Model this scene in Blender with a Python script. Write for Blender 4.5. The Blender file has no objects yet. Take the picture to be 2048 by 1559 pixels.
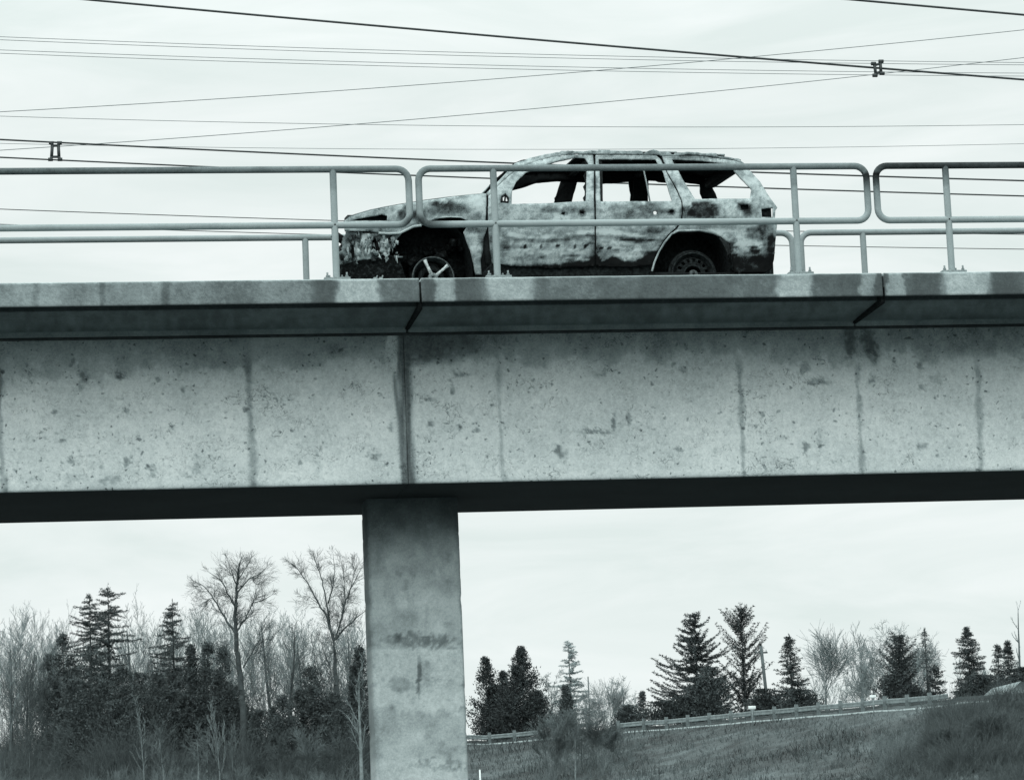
import bpy, bmesh, math, random
import numpy as np
from mathutils import Vector, Matrix
from mathutils.geometry import delaunay_2d_cdt

# ------------------------------------------------------------------ camera, sky, sun, exposure
SC = bpy.context.scene
COL = SC.collection
W_IMG, H_IMG = 2048.0, 1559.0
FL, YAW, PITCH, ROLL = 6329.0, 0.1571, 0.1606, -0.0425


def cam_axes():
    f = np.array([math.sin(YAW) * math.cos(PITCH), math.cos(YAW) * math.cos(PITCH), math.sin(PITCH)])
    r = np.array([math.cos(YAW), -math.sin(YAW), 0.0])
    u = np.cross(r, f)
    return f, math.cos(ROLL) * r + math.sin(ROLL) * u, -math.sin(ROLL) * r + math.cos(ROLL) * u


CF, CR, CU = cam_axes()
cd = bpy.data.cameras.new('camera')
cam = bpy.data.objects.new('camera', cd)
COL.objects.link(cam)
cam.matrix_world = Matrix(((CR[0], CU[0], -CF[0], 0), (CR[1], CU[1], -CF[1], 0), (CR[2], CU[2], -CF[2], 0), (0, 0, 0, 1)))
cd.sensor_fit = 'HORIZONTAL'
cd.sensor_width = 36.0
cd.lens = 36.0 * FL / W_IMG
cd.clip_start = 0.5
cd.clip_end = 12000.0
SC.camera = cam

SUN_EL, SUN_AZ = 36.0, 205.0     # degrees; azimuth clockwise from +Y
world = bpy.data.worlds.new('World')
SC.world = world
world.use_nodes = True
wn, wl = world.node_tree.nodes, world.node_tree.links
wn.clear()
SKY_LEVEL = 8.6


def make_world():
    out = wn.new('ShaderNodeOutputWorld')
    bg = wn.new('ShaderNodeBackground')
    bg.inputs['Strength'].default_value = 0.1
    sky = wn.new('ShaderNodeTexSky')
    sky.sky_type = 'NISHITA'
    sky.sun_disc = False
    sky.sun_elevation = math.radians(SUN_EL)
    sky.sun_rotation = math.radians(SUN_AZ)
    hs = wn.new('ShaderNodeHueSaturation')
    hs.inputs['Saturation'].default_value = 0.05
    wl.new(sky.outputs[0], hs.inputs['Color'])
    tc = wn.new('ShaderNodeTexCoord')
    mp = wn.new('ShaderNodeMapping')
    mp.inputs['Scale'].default_value = (3.5, 3.5, 17.0)
    mp.inputs['Rotation'].default_value = (0.0, math.radians(6), 0.3)
    wl.new(tc.outputs['Generated'], mp.inputs['Vector'])
    nz = wn.new('ShaderNodeTexNoise')
    nz.inputs['Scale'].default_value = 2.6
    nz.inputs['Detail'].default_value = 6.0
    nz.inputs['Roughness'].default_value = 0.55
    nz.inputs['Distortion'].default_value = 0.6
    wl.new(mp.outputs[0], nz.inputs['Vector'])
    rp = wn.new('ShaderNodeValToRGB')
    rp.color_ramp.elements[0].position = 0.36
    rp.color_ramp.elements[0].color = (0.82, 0.92, 0.90, 1)
    rp.color_ramp.elements[1].position = 0.66
    rp.color_ramp.elements[1].color = (0.97, 1.04, 1.03, 1)
    wl.new(nz.outputs[0], rp.inputs[0])
    # overcast sky: brighter towards the zenith, as under an even cloud sheet
    sx = wn.new('ShaderNodeSeparateXYZ')
    wl.new(tc.outputs['Generated'], sx.inputs[0])
    mr = wn.new('ShaderNodeMapRange')
    mr.inputs['From Min'].default_value = 0.25
    mr.inputs['From Max'].default_value = 1.0
    mr.inputs['To Min'].default_value = SKY_LEVEL
    mr.inputs['To Max'].default_value = SKY_LEVEL * 2.9
    wl.new(sx.outputs['Z'], mr.inputs['Value'])
    vm = wn.new('ShaderNodeVectorMath')
    vm.operation = 'SCALE'
    wl.new(rp.outputs[0], vm.inputs[0])
    wl.new(mr.outputs[0], vm.inputs['Scale'])
    mx = wn.new('ShaderNodeMix')
    mx.data_type = 'RGBA'
    mx.inputs[0].default_value = 0.94
    wl.new(hs.outputs[0], mx.inputs[6])
    wl.new(vm.outputs[0], mx.inputs[7])
    wl.new(mx.outputs[2], bg.inputs['Color'])
    wl.new(bg.outputs[0], out.inputs[0])


make_world()
sd = bpy.data.lights.new('sun', 'SUN')
sd.energy = 1.5
sd.angle = math.radians(45)
sd.color = (1.0, 1.0, 0.98)
sun = bpy.data.objects.new('sun', sd)
COL.objects.link(sun)
_el, _az = math.radians(SUN_EL), math.radians(SUN_AZ)
sun_dir = Vector((math.sin(_az) * math.cos(_el), math.cos(_az) * math.cos(_el), math.sin(_el)))
sun.rotation_euler = (-sun_dir).to_track_quat('-Z', 'Y').to_euler()
SC.view_settings.view_transform = 'Standard'
SC.view_settings.look = 'None'
SC.view_settings.exposure = 0.10
SC.view_settings.gamma = 1.0
SC.render.engine = 'CYCLES'
SC.cycles.max_bounces = 6
SC.cycles.diffuse_bounces = 3

# ------------------------------------------------------------------ helpers
NP = np.array


def at(px, py, Y):
    """world point at distance plane Y seen along the direction of (px, py)"""
    d = CF + CR * (px - W_IMG / 2) / FL - CU * (py - H_IMG / 2) / FL
    return d * (Y / d[1])


def proj(P):
    P = np.asarray(P, float)
    dd = P @ CF
    return W_IMG / 2 + FL * (P @ CR) / dd, H_IMG / 2 - FL * (P @ CU) / dd


def hash2(ix, iy, seed):
    n = (ix.astype(np.int64) * 374761393 + iy.astype(np.int64) * 668265263 + seed * 1442695041) & 0x7fffffff
    n = ((n ^ (n >> 13)) * 1274126177) & 0x7fffffff
    n = n ^ (n >> 16)
    return (n & 0xffff) / 65535.0


def vnoise(x, y, seed=0):
    x = np.asarray(x, float)
    y = np.asarray(y, float)
    ix, iy = np.floor(x), np.floor(y)
    fx, fy = x - ix, y - iy
    fx = fx * fx * (3 - 2 * fx)
    fy = fy * fy * (3 - 2 * fy)
    a, b = hash2(ix, iy, seed), hash2(ix + 1, iy, seed)
    c, d = hash2(ix, iy + 1, seed), hash2(ix + 1, iy + 1, seed)
    return a * (1 - fx) * (1 - fy) + b * fx * (1 - fy) + c * (1 - fx) * fy + d * fx * fy


def fbm(x, y, seed=0, octv=4):
    s, a, t = 0.0, 1.0, 0.0
    for i in range(octv):
        s = s + a * vnoise(x * 2 ** i, y * 2 ** i, seed + i * 17)
        t += a
        a *= 0.55
    return s / t


def sstep(a, b, v):
    t = np.clip((v - a) / (b - a), 0, 1)
    return t * t * (3 - 2 * t)


def tint(v):
    return (v * (0.78 + 0.16 * v), v, v * (1.03 - 0.05 * v), 1.0)


def mesh_np(name, V, F, mats, parent=None, smooth=False, attr=None):
    """V (N,3), F (M,k) array or list of arrays with differing k"""
    me = bpy.data.meshes.new(name)
    V = np.asarray(V, np.float32)
    if isinstance(F, np.ndarray):
        F = [F]
    F = [np.asarray(f, np.int32) for f in F if len(f)]
    nl = sum(f.size for f in F)
    nf = sum(len(f) for f in F)
    me.vertices.add(len(V))
    me.vertices.foreach_set('co', V.ravel())
    me.loops.add(nl)
    me.loops.foreach_set('vertex_index', np.concatenate([f.ravel() for f in F]))
    me.polygons.add(nf)
    tot = np.concatenate([np.full(len(f), f.shape[1], np.int32) for f in F])
    me.polygons.foreach_set('loop_start', np.concatenate([[0], np.cumsum(tot)[:-1]]).astype(np.int32))
    me.polygons.foreach_set('loop_total', tot)
    if smooth:
        me.polygons.foreach_set('use_smooth', np.ones(nf, bool))
    me.update(calc_edges=True)
    me.validate()
    for k, v in (attr or {}).items():
        a = me.attributes.new(k, 'FLOAT', 'POINT')
        a.data.foreach_set('value', np.asarray(v, np.float32))
    for m in (mats if isinstance(mats, (list, tuple)) else [mats]):
        me.materials.append(m)
    o = bpy.data.objects.new(name, me)
    COL.objects.link(o)
    if parent is not None:
        o.parent = parent
    return o


class MB:
    def __init__(s):
        s.V, s.F, s.n = [], {}, 0

    def add(s, V, F):
        V = np.asarray(V, float)
        for f in F:
            s.F.setdefault(len(f), []).append([i + s.n for i in f])
        s.V.append(V)
        s.n += len(V)
        return s

    def addnp(s, V, F):
        s.F.setdefault(F.shape[1], []).extend((F + s.n).tolist())
        s.V.append(np.asarray(V, float))
        s.n += len(V)
        return s

    def box(s, x0, x1, y0, y1, z0, z1, R=None, bev=0.0):
        if bev > 0:
            b = bev
            pts, F = [], []
            prof = [(x0 + b, y0), (x1 - b, y0), (x1, y0 + b), (x1, y1 - b), (x1 - b, y1), (x0 + b, y1), (x0, y1 - b), (x0, y0 + b)]
            cx, cy = (x0 + x1) / 2, (y0 + y1) / 2
            kx, ky = 1 - 2 * b / (x1 - x0), 1 - 2 * b / (y1 - y0)
            for z, inn in ((z0, 1), (z0 + b, 0), (z1 - b, 0), (z1, 1)):
                for x, y in prof:
                    pts.append((cx + (x - cx) * (kx if inn else 1), cy + (y - cy) * (ky if inn else 1), z))
            for k in range(3):
                for i in range(8):
                    j = (i + 1) % 8
                    F.append([k * 8 + i, k * 8 + j, k * 8 + 8 + j, k * 8 + 8 + i])
            F.append(list(range(7, -1, -1)))
            F.append(list(range(24, 32)))
            V = NP(pts)
        else:
            V = NP([(x, y, z) for z in (z0, z1) for x, y in ((x0, y0), (x1, y0), (x1, y1), (x0, y1))], float)
            F = [[3, 2, 1, 0], [4, 5, 6, 7], [0, 1, 5, 4], [1, 2, 6, 5], [2, 3, 7, 6], [3, 0, 4, 7]]
        if R is not None:
            V = NP([list(R @ Vector(v)) for v in V])
        return s.add(V, F)

    def tube(s, pts, r, n=8, cap=True):
        V, F = tube_np(pts, r, n)
        s.addnp(V, F)
        if cap:
            m = len(pts)
            base = s.n - len(V)
            s.F.setdefault(n, []).append([base + i for i in range(n)][::-1])
            s.F.setdefault(n, []).append([base + (m - 1) * n + i for i in range(n)])
        return s

    def build(s, name, mat, parent=None, smooth=False, attr=None):
        V = np.concatenate(s.V)
        return mesh_np(name, V, [NP(f, np.int32) for f in s.F.values()], mat, parent, smooth,
                       {k: fn(V) for k, fn in (attr or {}).items()})


def tube_np(pts, r, n=8):
    P = np.asarray(pts, float)
    m = len(P)
    r = np.broadcast_to(np.asarray(r, float), (m,))
    T = np.gradient(P, axis=0)
    T /= np.linalg.norm(T, axis=1, keepdims=True) + 1e-12
    ref = NP([0.0, 0.0, 1.0]) if abs(T[0][2]) < 0.9 else NP([0.0, 1.0, 0.0])
    V = []
    for i in range(m):
        a = np.cross(T[i], ref)
        na = np.linalg.norm(a)
        if na < 0.15:
            a = prev
        else:
            a /= na
        a = a - T[i] * (a @ T[i])
        a /= np.linalg.norm(a) + 1e-12
        if i and a @ prev < 0:
            a = -a
        prev = a
        b = np.cross(T[i], a)
        ang = np.arange(n) * 2 * math.pi / n
        V.append(P[i] + r[i] * (np.cos(ang)[:, None] * a + np.sin(ang)[:, None] * b))
    V = np.concatenate(V)
    i, k = np.meshgrid(np.arange(m - 1), np.arange(n), indexing='ij')
    i, k = i.ravel(), k.ravel()
    kk = (k + 1) % n
    F = np.stack([i * n + k, i * n + kk, (i + 1) * n + kk, (i + 1) * n + k], 1)
    return V, F


def seg_np(P0, P1, R0, R1, n=3):
    """many tapered prisms at once"""
    P0, P1 = np.asarray(P0), np.asarray(P1)
    R0, R1 = np.asarray(R0)[:, None], np.asarray(R1)[:, None]
    T = P1 - P0
    T = T / (np.linalg.norm(T, axis=1, keepdims=True) + 1e-9)
    ref = np.where(np.abs(T[:, 2:3]) < 0.9, NP([[0, 0, 1.0]]), NP([[0, 1.0, 0]]))
    A = np.cross(T, ref)
    A /= np.linalg.norm(A, axis=1, keepdims=True) + 1e-9
    B = np.cross(T, A)
    rings = []
    for P, R in ((P0, R0), (P1, R1)):
        for k in range(n):
            a = 2 * math.pi * k / n
            rings.append(P + R * (math.cos(a) * A + math.sin(a) * B))
    V = np.stack(rings, 1).reshape(-1, 3)
    base = np.arange(len(P0))[:, None] * 2 * n
    F = [base + NP([[k, (k + 1) % n, n + (k + 1) % n, n + k]]) for k in range(n)]
    return V, np.concatenate(F)


def tag(o, label=None, cat=None, group=None, kind=None):
    if label:
        o['label'] = label
    if cat:
        o['category'] = cat
    if group:
        o['group'] = group
    if kind:
        o['kind'] = kind
    return o


def empty(name, loc, label, cat, group=None):
    o = bpy.data.objects.new(name, None)
    o.empty_display_size = 0.2
    COL.objects.link(o)
    o.location = loc
    return tag(o, label, cat, group)


# ------------------------------------------------------------------ materials
class NT:
    def __init__(s, name):
        s.m = bpy.data.materials.new(name)
        s.m.use_nodes = True
        s.t = s.m.node_tree
        s.n, s.l = s.t.nodes, s.t.links
        s.b = s.n['Principled BSDF']
        s.tc = s.n.new('ShaderNodeTexCoord')
        s.co = s.tc.outputs['Object']

    def mapping(s, scale):
        m = s.n.new('ShaderNodeMapping')
        m.inputs['Scale'].default_value = scale
        s.l.new(s.co, m.inputs[0])
        return m.outputs[0]

    def noise(s, scale, detail=4, rough=0.6, vec=None, dist=0.0):
        x = s.n.new('ShaderNodeTexNoise')
        x.inputs['Scale'].default_value = scale
        x.inputs['Detail'].default_value = detail
        x.inputs['Roughness'].default_value = rough
        x.inputs['Distortion'].default_value = dist
        s.l.new(vec or s.co, x.inputs['Vector'])
        return x.outputs[0]

    def voronoi(s, scale, vec=None, rnd=1.0):
        x = s.n.new('ShaderNodeTexVoronoi')
        x.inputs['Scale'].default_value = scale
        x.inputs['Randomness'].default_value = rnd
        s.l.new(vec or s.co, x.inputs['Vector'])
        return x

    def attr(s, name):
        x = s.n.new('ShaderNodeAttribute')
        x.attribute_name = name
        return x.outputs['Fac']

    def math(s, op, a, b=0.0, clamp=False):
        x = s.n.new('ShaderNodeMath')
        x.operation = op
        x.use_clamp = clamp
        for i, v in enumerate((a, b)):
            if isinstance(v, (int, float)):
                x.inputs[i].default_value = v
            else:
                s.l.new(v, x.inputs[i])
        return x.outputs[0]

    def step(s, v, lo, hi, a=0.0, b=1.0):
        x = s.n.new('ShaderNodeMapRange')
        x.interpolation_type = 'SMOOTHSTEP'
        x.inputs['From Min'].default_value = lo
        x.inputs['From Max'].default_value = hi
        x.inputs['To Min'].default_value = a
        x.inputs['To Max'].default_value = b
        s.l.new(v, x.inputs['Value'])
        return x.outputs[0]

    def ramp(s, v, stops):
        x = s.n.new('ShaderNodeValToRGB')
        e = x.color_ramp.elements
        while len(e) < len(stops):
            e.new(0.5)
        for i, (p, g) in enumerate(stops):
            e[i].position = p
            e[i].color = tint(g)
        s.l.new(v, x.inputs[0])
        return x.outputs[0]

    def bump(s, h, strength, dist):
        x = s.n.new('ShaderNodeBump')
        x.inputs['Strength'].default_value = strength
        x.inputs['Distance'].default_value = dist
        s.l.new(h, x.inputs['Height'])
        s.l.new(x.outputs[0], s.b.inputs['Normal'])

    def done(s, col, rough=0.85, metal=0.0):
        if isinstance(col, float):
            s.b.inputs['Base Color'].default_value = tint(col)
        else:
            s.l.new(col, s.b.inputs['Base Color'])
        if isinstance(rough, float):
            s.b.inputs['Roughness'].default_value = rough
        else:
            s.l.new(rough, s.b.inputs['Roughness'])
        s.b.inputs['Metallic'].default_value = metal
        s.b.inputs['Specular IOR Level'].default_value = 0.3
        return s.m


def mat_concrete(name, lo, hi, pits=True, dark=0.10):
    t = NT(name)
    n1 = t.noise(1.3, 5, 0.6)
    n2 = t.noise(14, 6, 0.7)
    n3 = t.noise(90, 3, 0.6)
    n4 = t.noise(38, 5, 0.75)
    base = t.math('ADD', t.math('MULTIPLY', n1, 0.35), t.math('ADD', t.math('MULTIPLY', n2, 0.35), t.math('ADD', t.math('MULTIPLY', n3, 0.2), t.math('ADD', t.math('MULTIPLY', t.math('SUBTRACT', n4, 0.5), 0.30), 0.06))))
    st = t.attr('stain_shade')
    stn = t.math('ADD', st, t.math('MULTIPLY', t.math('SUBTRACT', n2, 0.5), 0.75))
    v = t.math('SUBTRACT', base, t.math('MULTIPLY', t.math('SUBTRACT', stn, 0.06, True), 0.44))
    h = t.math('MULTIPLY', n3, 0.4)
    if pits:
        dv = t.n.new('ShaderNodeVectorMath')
        dv.operation = 'ADD'
        t.l.new(t.co, dv.inputs[0])
        nn = t.n.new('ShaderNodeTexNoise')
        nn.inputs['Scale'].default_value = 13
        nn.inputs['Detail'].default_value = 4
        t.l.new(t.co, nn.inputs['Vector'])
        sc = t.n.new('ShaderNodeVectorMath')
        sc.operation = 'SCALE'
        sc.inputs['Scale'].default_value = 0.10
        t.l.new(nn.outputs['Color'], sc.inputs[0])
        t.l.new(sc.outputs[0], dv.inputs[1])
        for scale, r0, r1, thr in ((3.4, 0.13, 0.05, 0.30), (7.0, 0.20, 0.06, 0.42), (15.0, 0.26, 0.10, 0.38)):
            vo = t.voronoi(scale, dv.outputs[0])
            sep = t.n.new('ShaderNodeSeparateColor')
            t.l.new(vo.outputs['Color'], sep.inputs[0])
            pit = t.step(vo.outputs['Distance'], r1, r0, 1.0, 0.0)
            on = t.step(sep.outputs[0], thr, thr + 0.25, 1.0, 0.0)
            pit = t.math('MULTIPLY', t.math('MULTIPLY', pit, on), t.step(t.noise(0.9 + scale * 0.12, 3, 0.6), 0.42, 0.62, 0.35, 1.0))
            v = t.math('SUBTRACT', v, t.math('MULTIPLY', pit, 0.29))
            h = t.math('SUBTRACT', h, t.math('MULTIPLY', pit, 1.4))
    if pits:
        # wispy hairline cracking and scaling in patches
        for sc_, ms_, th_, am_ in ((7.0, 1.7, .56, .22), (16.0, 2.6, .54, .16)):
            rn = t.noise(sc_, 3, 0.6, dist=0.8)
            rd = t.math('ABSOLUTE', t.math('SUBTRACT', rn, 0.5))
            cr = t.math('MULTIPLY', t.step(rd, 0.004, 0.014, 1.0, 0.0), t.step(t.noise(ms_, 3, 0.6, vec=t.mapping((1, 1, 1.9))), th_, th_ + .08))
            v = t.math('SUBTRACT', v, t.math('MULTIPLY', cr, am_))
            h = t.math('SUBTRACT', h, cr)
    col = t.ramp(v, [(0.02, dark), (0.20, lo * 0.36), (0.36, lo * 0.68), (0.48, lo * 0.98), (0.60, hi), (0.8, min(1, hi * 1.12))])
    t.bump(h, 0.5, 0.01)
    return t.done(col, 0.92)


M = {}
M['girder'] = mat_concrete('girder_concrete', 0.60, 0.76)
M['deck'] = mat_concrete('deck_concrete', 0.34, 0.50, pits=False, dark=0.07)
M['pier'] = mat_concrete('pier_concrete', 0.42, 0.56, pits=False, dark=0.08)
M['dark_concrete'] = mat_concrete('darker_concrete', 0.045, 0.075, pits=False, dark=0.025)  # far darker than the girder face


def mat_burnt(name, pale=(0.26, 0.47), inner=False, amp=1.0):
    t = NT(name)
    st = t.attr('soot')
    n1 = t.noise(5, 6, 0.7, dist=0.4)
    n2 = t.noise(26, 6, 0.75)
    n3 = t.noise(110, 3, 0.7)
    sv = t.math('ADD', st, t.math('MULTIPLY', t.math('SUBTRACT', n2, 0.5), 0.78 * amp))
    sv = t.math('ADD', sv, t.math('MULTIPLY', t.math('SUBTRACT', n3, 0.5), 0.75 * amp))
    sv = t.math('ADD', sv, t.math('MULTIPLY', t.math('SUBTRACT', n1, 0.5), 0.25))
    if inner:
        col = t.ramp(n2, [(0.3, 0.006), (0.7, 0.022)])
    else:
        col = t.ramp(sv, [(0.02, pale[1]), (0.28, pale[0]), (0.50, 0.155), (0.74, 0.05), (0.96, 0.006)])
    t.bump(t.math('ADD', n2, t.math('MULTIPLY', n3, 0.5)), 0.35, 0.006)
    t.done(col, 0.85)
    t.b.inputs['Specular IOR Level'].default_value = 0.12
    return t.m


M['burnt'] = mat_burnt('burnt_bodywork')
M['inside'] = mat_burnt('sooty_interior', inner=True)
M['galv'] = mat_burnt('galvanised_pipe', pale=(0.26, 0.36), amp=0.4)


def mat_plain(name, lo, hi, scale=20, rough=0.8, bump=0.0, metal=0.0, detail=4, pos=(0.35, 0.65), rnd=0.0):
    t = NT(name)
    n = t.noise(scale, detail, 0.6)
    if rnd:
        oi = t.n.new('ShaderNodeObjectInfo')
        n = t.math('ADD', n, t.math('MULTIPLY', t.math('SUBTRACT', oi.outputs['Random'], 0.5), rnd))
    col = t.ramp(n, [(pos[0], lo), (pos[1], hi)])
    if bump:
        t.bump(n, bump, 0.01)
    return t.done(col, rough, metal)


M['black'] = mat_plain('charred_black', 0.006, 0.03, 30, 0.9, 0.5)
M['char'] = mat_plain('charred_debris', 0.01, 0.09, 22, 0.9, 0.6, pos=(0.4, 0.7))
M['soot_black'] = mat_plain('soot_black', 0.006, 0.045, 30, 0.9, 0.5, pos=(.5, .75))
M['alloy'] = mat_plain('scorched_alloy', 0.28, 0.75, 30, 0.6)
M['rust'] = mat_plain('rusted_steel', 0.008, 0.04, 40, 0.85, 0.5)
for _k in ('black', 'char', 'soot_black', 'rust'):
    M[_k].node_tree.nodes['Principled BSDF'].inputs['Specular IOR Level'].default_value = 0.08
M['rust_pale'] = mat_plain('pale_rim', 0.02, 0.12, 40, 0.7)  # paler than the rusted steel, for rim lips and hubs
M['bolt'] = mat_plain('weathered_bolt', 0.12, 0.28, 60, 0.7)
M['cable'] = mat_plain('dark_cable', 0.035, 0.05, 5, 0.6)
M['cable_pale'] = mat_plain('weathered_cable', 0.12, 0.16, 5, 0.6)
M['asphalt'] = mat_plain('asphalt', 0.04, 0.07, 60, 0.9, 0.4)
M['bark'] = mat_plain('dark_bark', 0.035, 0.07, 3, 0.9, 0.3)
M['bark_mid'] = mat_plain('grey_bark', 0.07, 0.13, 3, 0.9, 0.3)
M['twig'] = mat_plain('bare_twigs', 0.06, 0.11, 2, 0.9)
M['twig_pale'] = mat_plain('pale_bare_twigs', 0.16, 0.26, 2, 0.9)
M['bark_pale'] = mat_plain('pale_bark', 0.15, 0.28, 3, 0.9)
M['needle'] = mat_plain('dark_needles', 0.035, 0.085, 1.6, 0.85, rnd=0.15, detail=2)
M['needle_mid'] = mat_plain('grey_green_needles', 0.05, 0.095, 1.6, 0.85, detail=2)
M['needle_pale'] = mat_plain('thin_pale_needles', 0.24, 0.38, 1.6, 0.85, detail=2)
M['brush'] = mat_plain('brush_stems', 0.07, 0.20, 0.5, 0.9, detail=3)
M['drygrass'] = mat_plain('dry_grass', 0.025, 0.12, 0.16, 0.95, detail=3)
M['steel'] = mat_plain('guardrail_steel', 0.16, 0.26, 3, 0.6)
M['post'] = mat_plain('guardrail_post', 0.10, 0.18, 3, 0.9)
M['white'] = mat_plain('white_paint', 0.7, 0.8, 9, 0.6)
M['shingle'] = mat_plain('roof_shingle', 0.22, 0.32, 3, 0.9)
M['wallboard'] = mat_plain('house_wall', 0.35, 0.45, 3, 0.9)


def mat_ground():
    t = NT('hillside_ground')
    n1 = t.noise(0.16, 5, 0.6, dist=0.5)
    n2 = t.noise(0.6, 6, 0.7)
    n3 = t.noise(4, 4, 0.7)
    v = t.math('ADD', t.math('MULTIPLY', n1, 0.5), t.math('ADD', t.math('MULTIPLY', n2, 0.35), t.math('MULTIPLY', n3, 0.15)))
    col = t.ramp(v, [(0.40, 0.03), (0.5, 0.06), (0.62, 0.12)])
    t.bump(n3, 0.6, 0.2)
    return t.done(col, 0.95)


M['ground'] = mat_ground()

# ------------------------------------------------------------------ dimensions of the bridge (metres; camera at the origin)
S = 1.1
D = 28.7254 * S
ZR, ZM, ZC, ZB = 6.8737 * S, 6.3365 * S, 5.7837 * S, 3.9212 * S
WR, YF = 3.0345 * S, 1.25
YR = D + 0.2 * S
ZB = at(1300, 956.5, D + YF)[2]      # girder underside
WS = (at(1300, 1016, 30.0)[1] * ZB / at(1300, 1016, 30.0)[2]) - D - YF
XG = [3.7272 * S, 8.1765 * S]
XP = [2.9666 * S, 4.4899 * S, 7.4085 * S, 8.9218 * S]
YPIER = D + YF + 0.45 * WS
PIERX = (at(733, 1025, YPIER)[0], at(916.3, 1023, YPIER)[0])
PITCH_PANEL = XG[1] - XG[0]
ZD = ZC - 0.10          # deck surface
YB = D + YF + WS        # back face of the girder
YBACK = YB + 0.35  # far fascia

# ------------------------------------------------------------------ terrain


def ridge(px):
    yr = np.interp(px, [-400, 0, 400, 750, 940, 1100, 1300, 1500, 1900, 2048, 2600],
                   [1512, 1508, 1503, 1496, 1482, 1467, 1450, 1431, 1396, 1388, 1370])
    Yd = np.interp(px, [-400, 700, 940, 1300, 1900, 2600], [262, 262, 262, 244, 205, 190])
    return yr, Yd


def px_of(X, Y):
    return W_IMG / 2 + FL * np.tan(np.arctan2(X, np.maximum(Y, 1e-3)) - YAW) / math.cos(PITCH)


_tab_px = np.linspace(-400, 2600, 301)
_ry, _rY = ridge(_tab_px)
_rZ = NP([at(a, b, c)[2] for a, b, c in zip(_tab_px, _ry, _rY)])


def ground_z(X, Y):
    X, Y = np.asarray(X, float), np.asarray(Y, float)
    p = np.clip(px_of(X, np.maximum(Y, 60)), -400, 2600)
    zr = np.interp(p, _tab_px, _rZ)
    Yr_ = np.interp(p, _tab_px, _rY)
    t = np.clip((Y - 95) / (Yr_ - 95), 0, 1)
    z = -1.7 + (zr + 1.7) * (0.35 * t + 0.65 * t * t) + np.maximum(Y - Yr_, 0) * 0.004
    bump = (fbm(X * 0.12, Y * 0.12, 3) - 0.5) * 1.1 * np.clip(t * (1 - t) * 6, 0, 1)
    return z + bump


def make_ground():
    xs = np.concatenate([[-5000, -2000, -900, -400, -200, -100, -50], np.arange(-20, 110, 1.5), [120, 150, 200, 300, 500, 1000, 2500, 5000]])
    ys = np.concatenate([[-800, -200, -50, 0, 20, 35, 50, 70, 90], np.arange(100, 300, 1.5), [310, 340, 400, 600, 1200, 3000, 8000]])
    X, Y = np.meshgrid(xs, ys)
    Z = ground_z(X, Y)
    V = np.stack([X.ravel(), Y.ravel(), Z.ravel()], 1)
    nx, ny = len(xs), len(ys)
    i, j = np.meshgrid(np.arange(ny - 1), np.arange(nx - 1), indexing='ij')
    a = (i * nx + j).ravel()
    F = np.stack([a, a + 1, a + nx + 1, a + nx], 1)
    tag(mesh_np('ground', V, F, M['ground'], smooth=True), 'rough grassy hillside rising beyond the bridge', kind='structure')


make_ground()

# ------------------------------------------------------------------ the bridge
bridge = empty('concrete_bridge', (0, D, 0), 'grey concrete road bridge on one square pier crossing the whole view', 'bridge')
bridge.location = (0, 0, 0)


def grid_strip(xs, prof):
    """extrude a (Y,Z) profile along X, returns V, F"""
    nx, npf = len(xs), len(prof)
    P = np.asarray(prof, float)
    V = np.stack([np.repeat(xs, npf), np.tile(P[:, 0], nx), np.tile(P[:, 1], nx)], 1)
    i, j = np.meshgrid(np.arange(nx - 1), np.arange(npf - 1), indexing='ij')
    a = (i * npf + j).ravel()
    F = np.stack([a, a + npf, a + npf + 1, a + 1], 1)
    return V, F


def subdiv(prof, step):
    out = [prof[0]]
    for a, b in zip(prof[:-1], prof[1:]):
        L = math.hypot(b[0] - a[0], b[1] - a[1])
        n = max(1, int(math.ceil(L / step)))
        for k in range(1, n + 1):
            out.append((a[0] + (b[0] - a[0]) * k / n, a[1] + (b[1] - a[1]) * k / n))
    return out


def blob(px, py, cx, cy, rx, ry, soft=0.35):
    d = np.sqrt(((px - cx) / rx) ** 2 + ((py - cy) / ry) ** 2)
    return sstep(1 + soft, 1 - soft, d)


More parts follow.
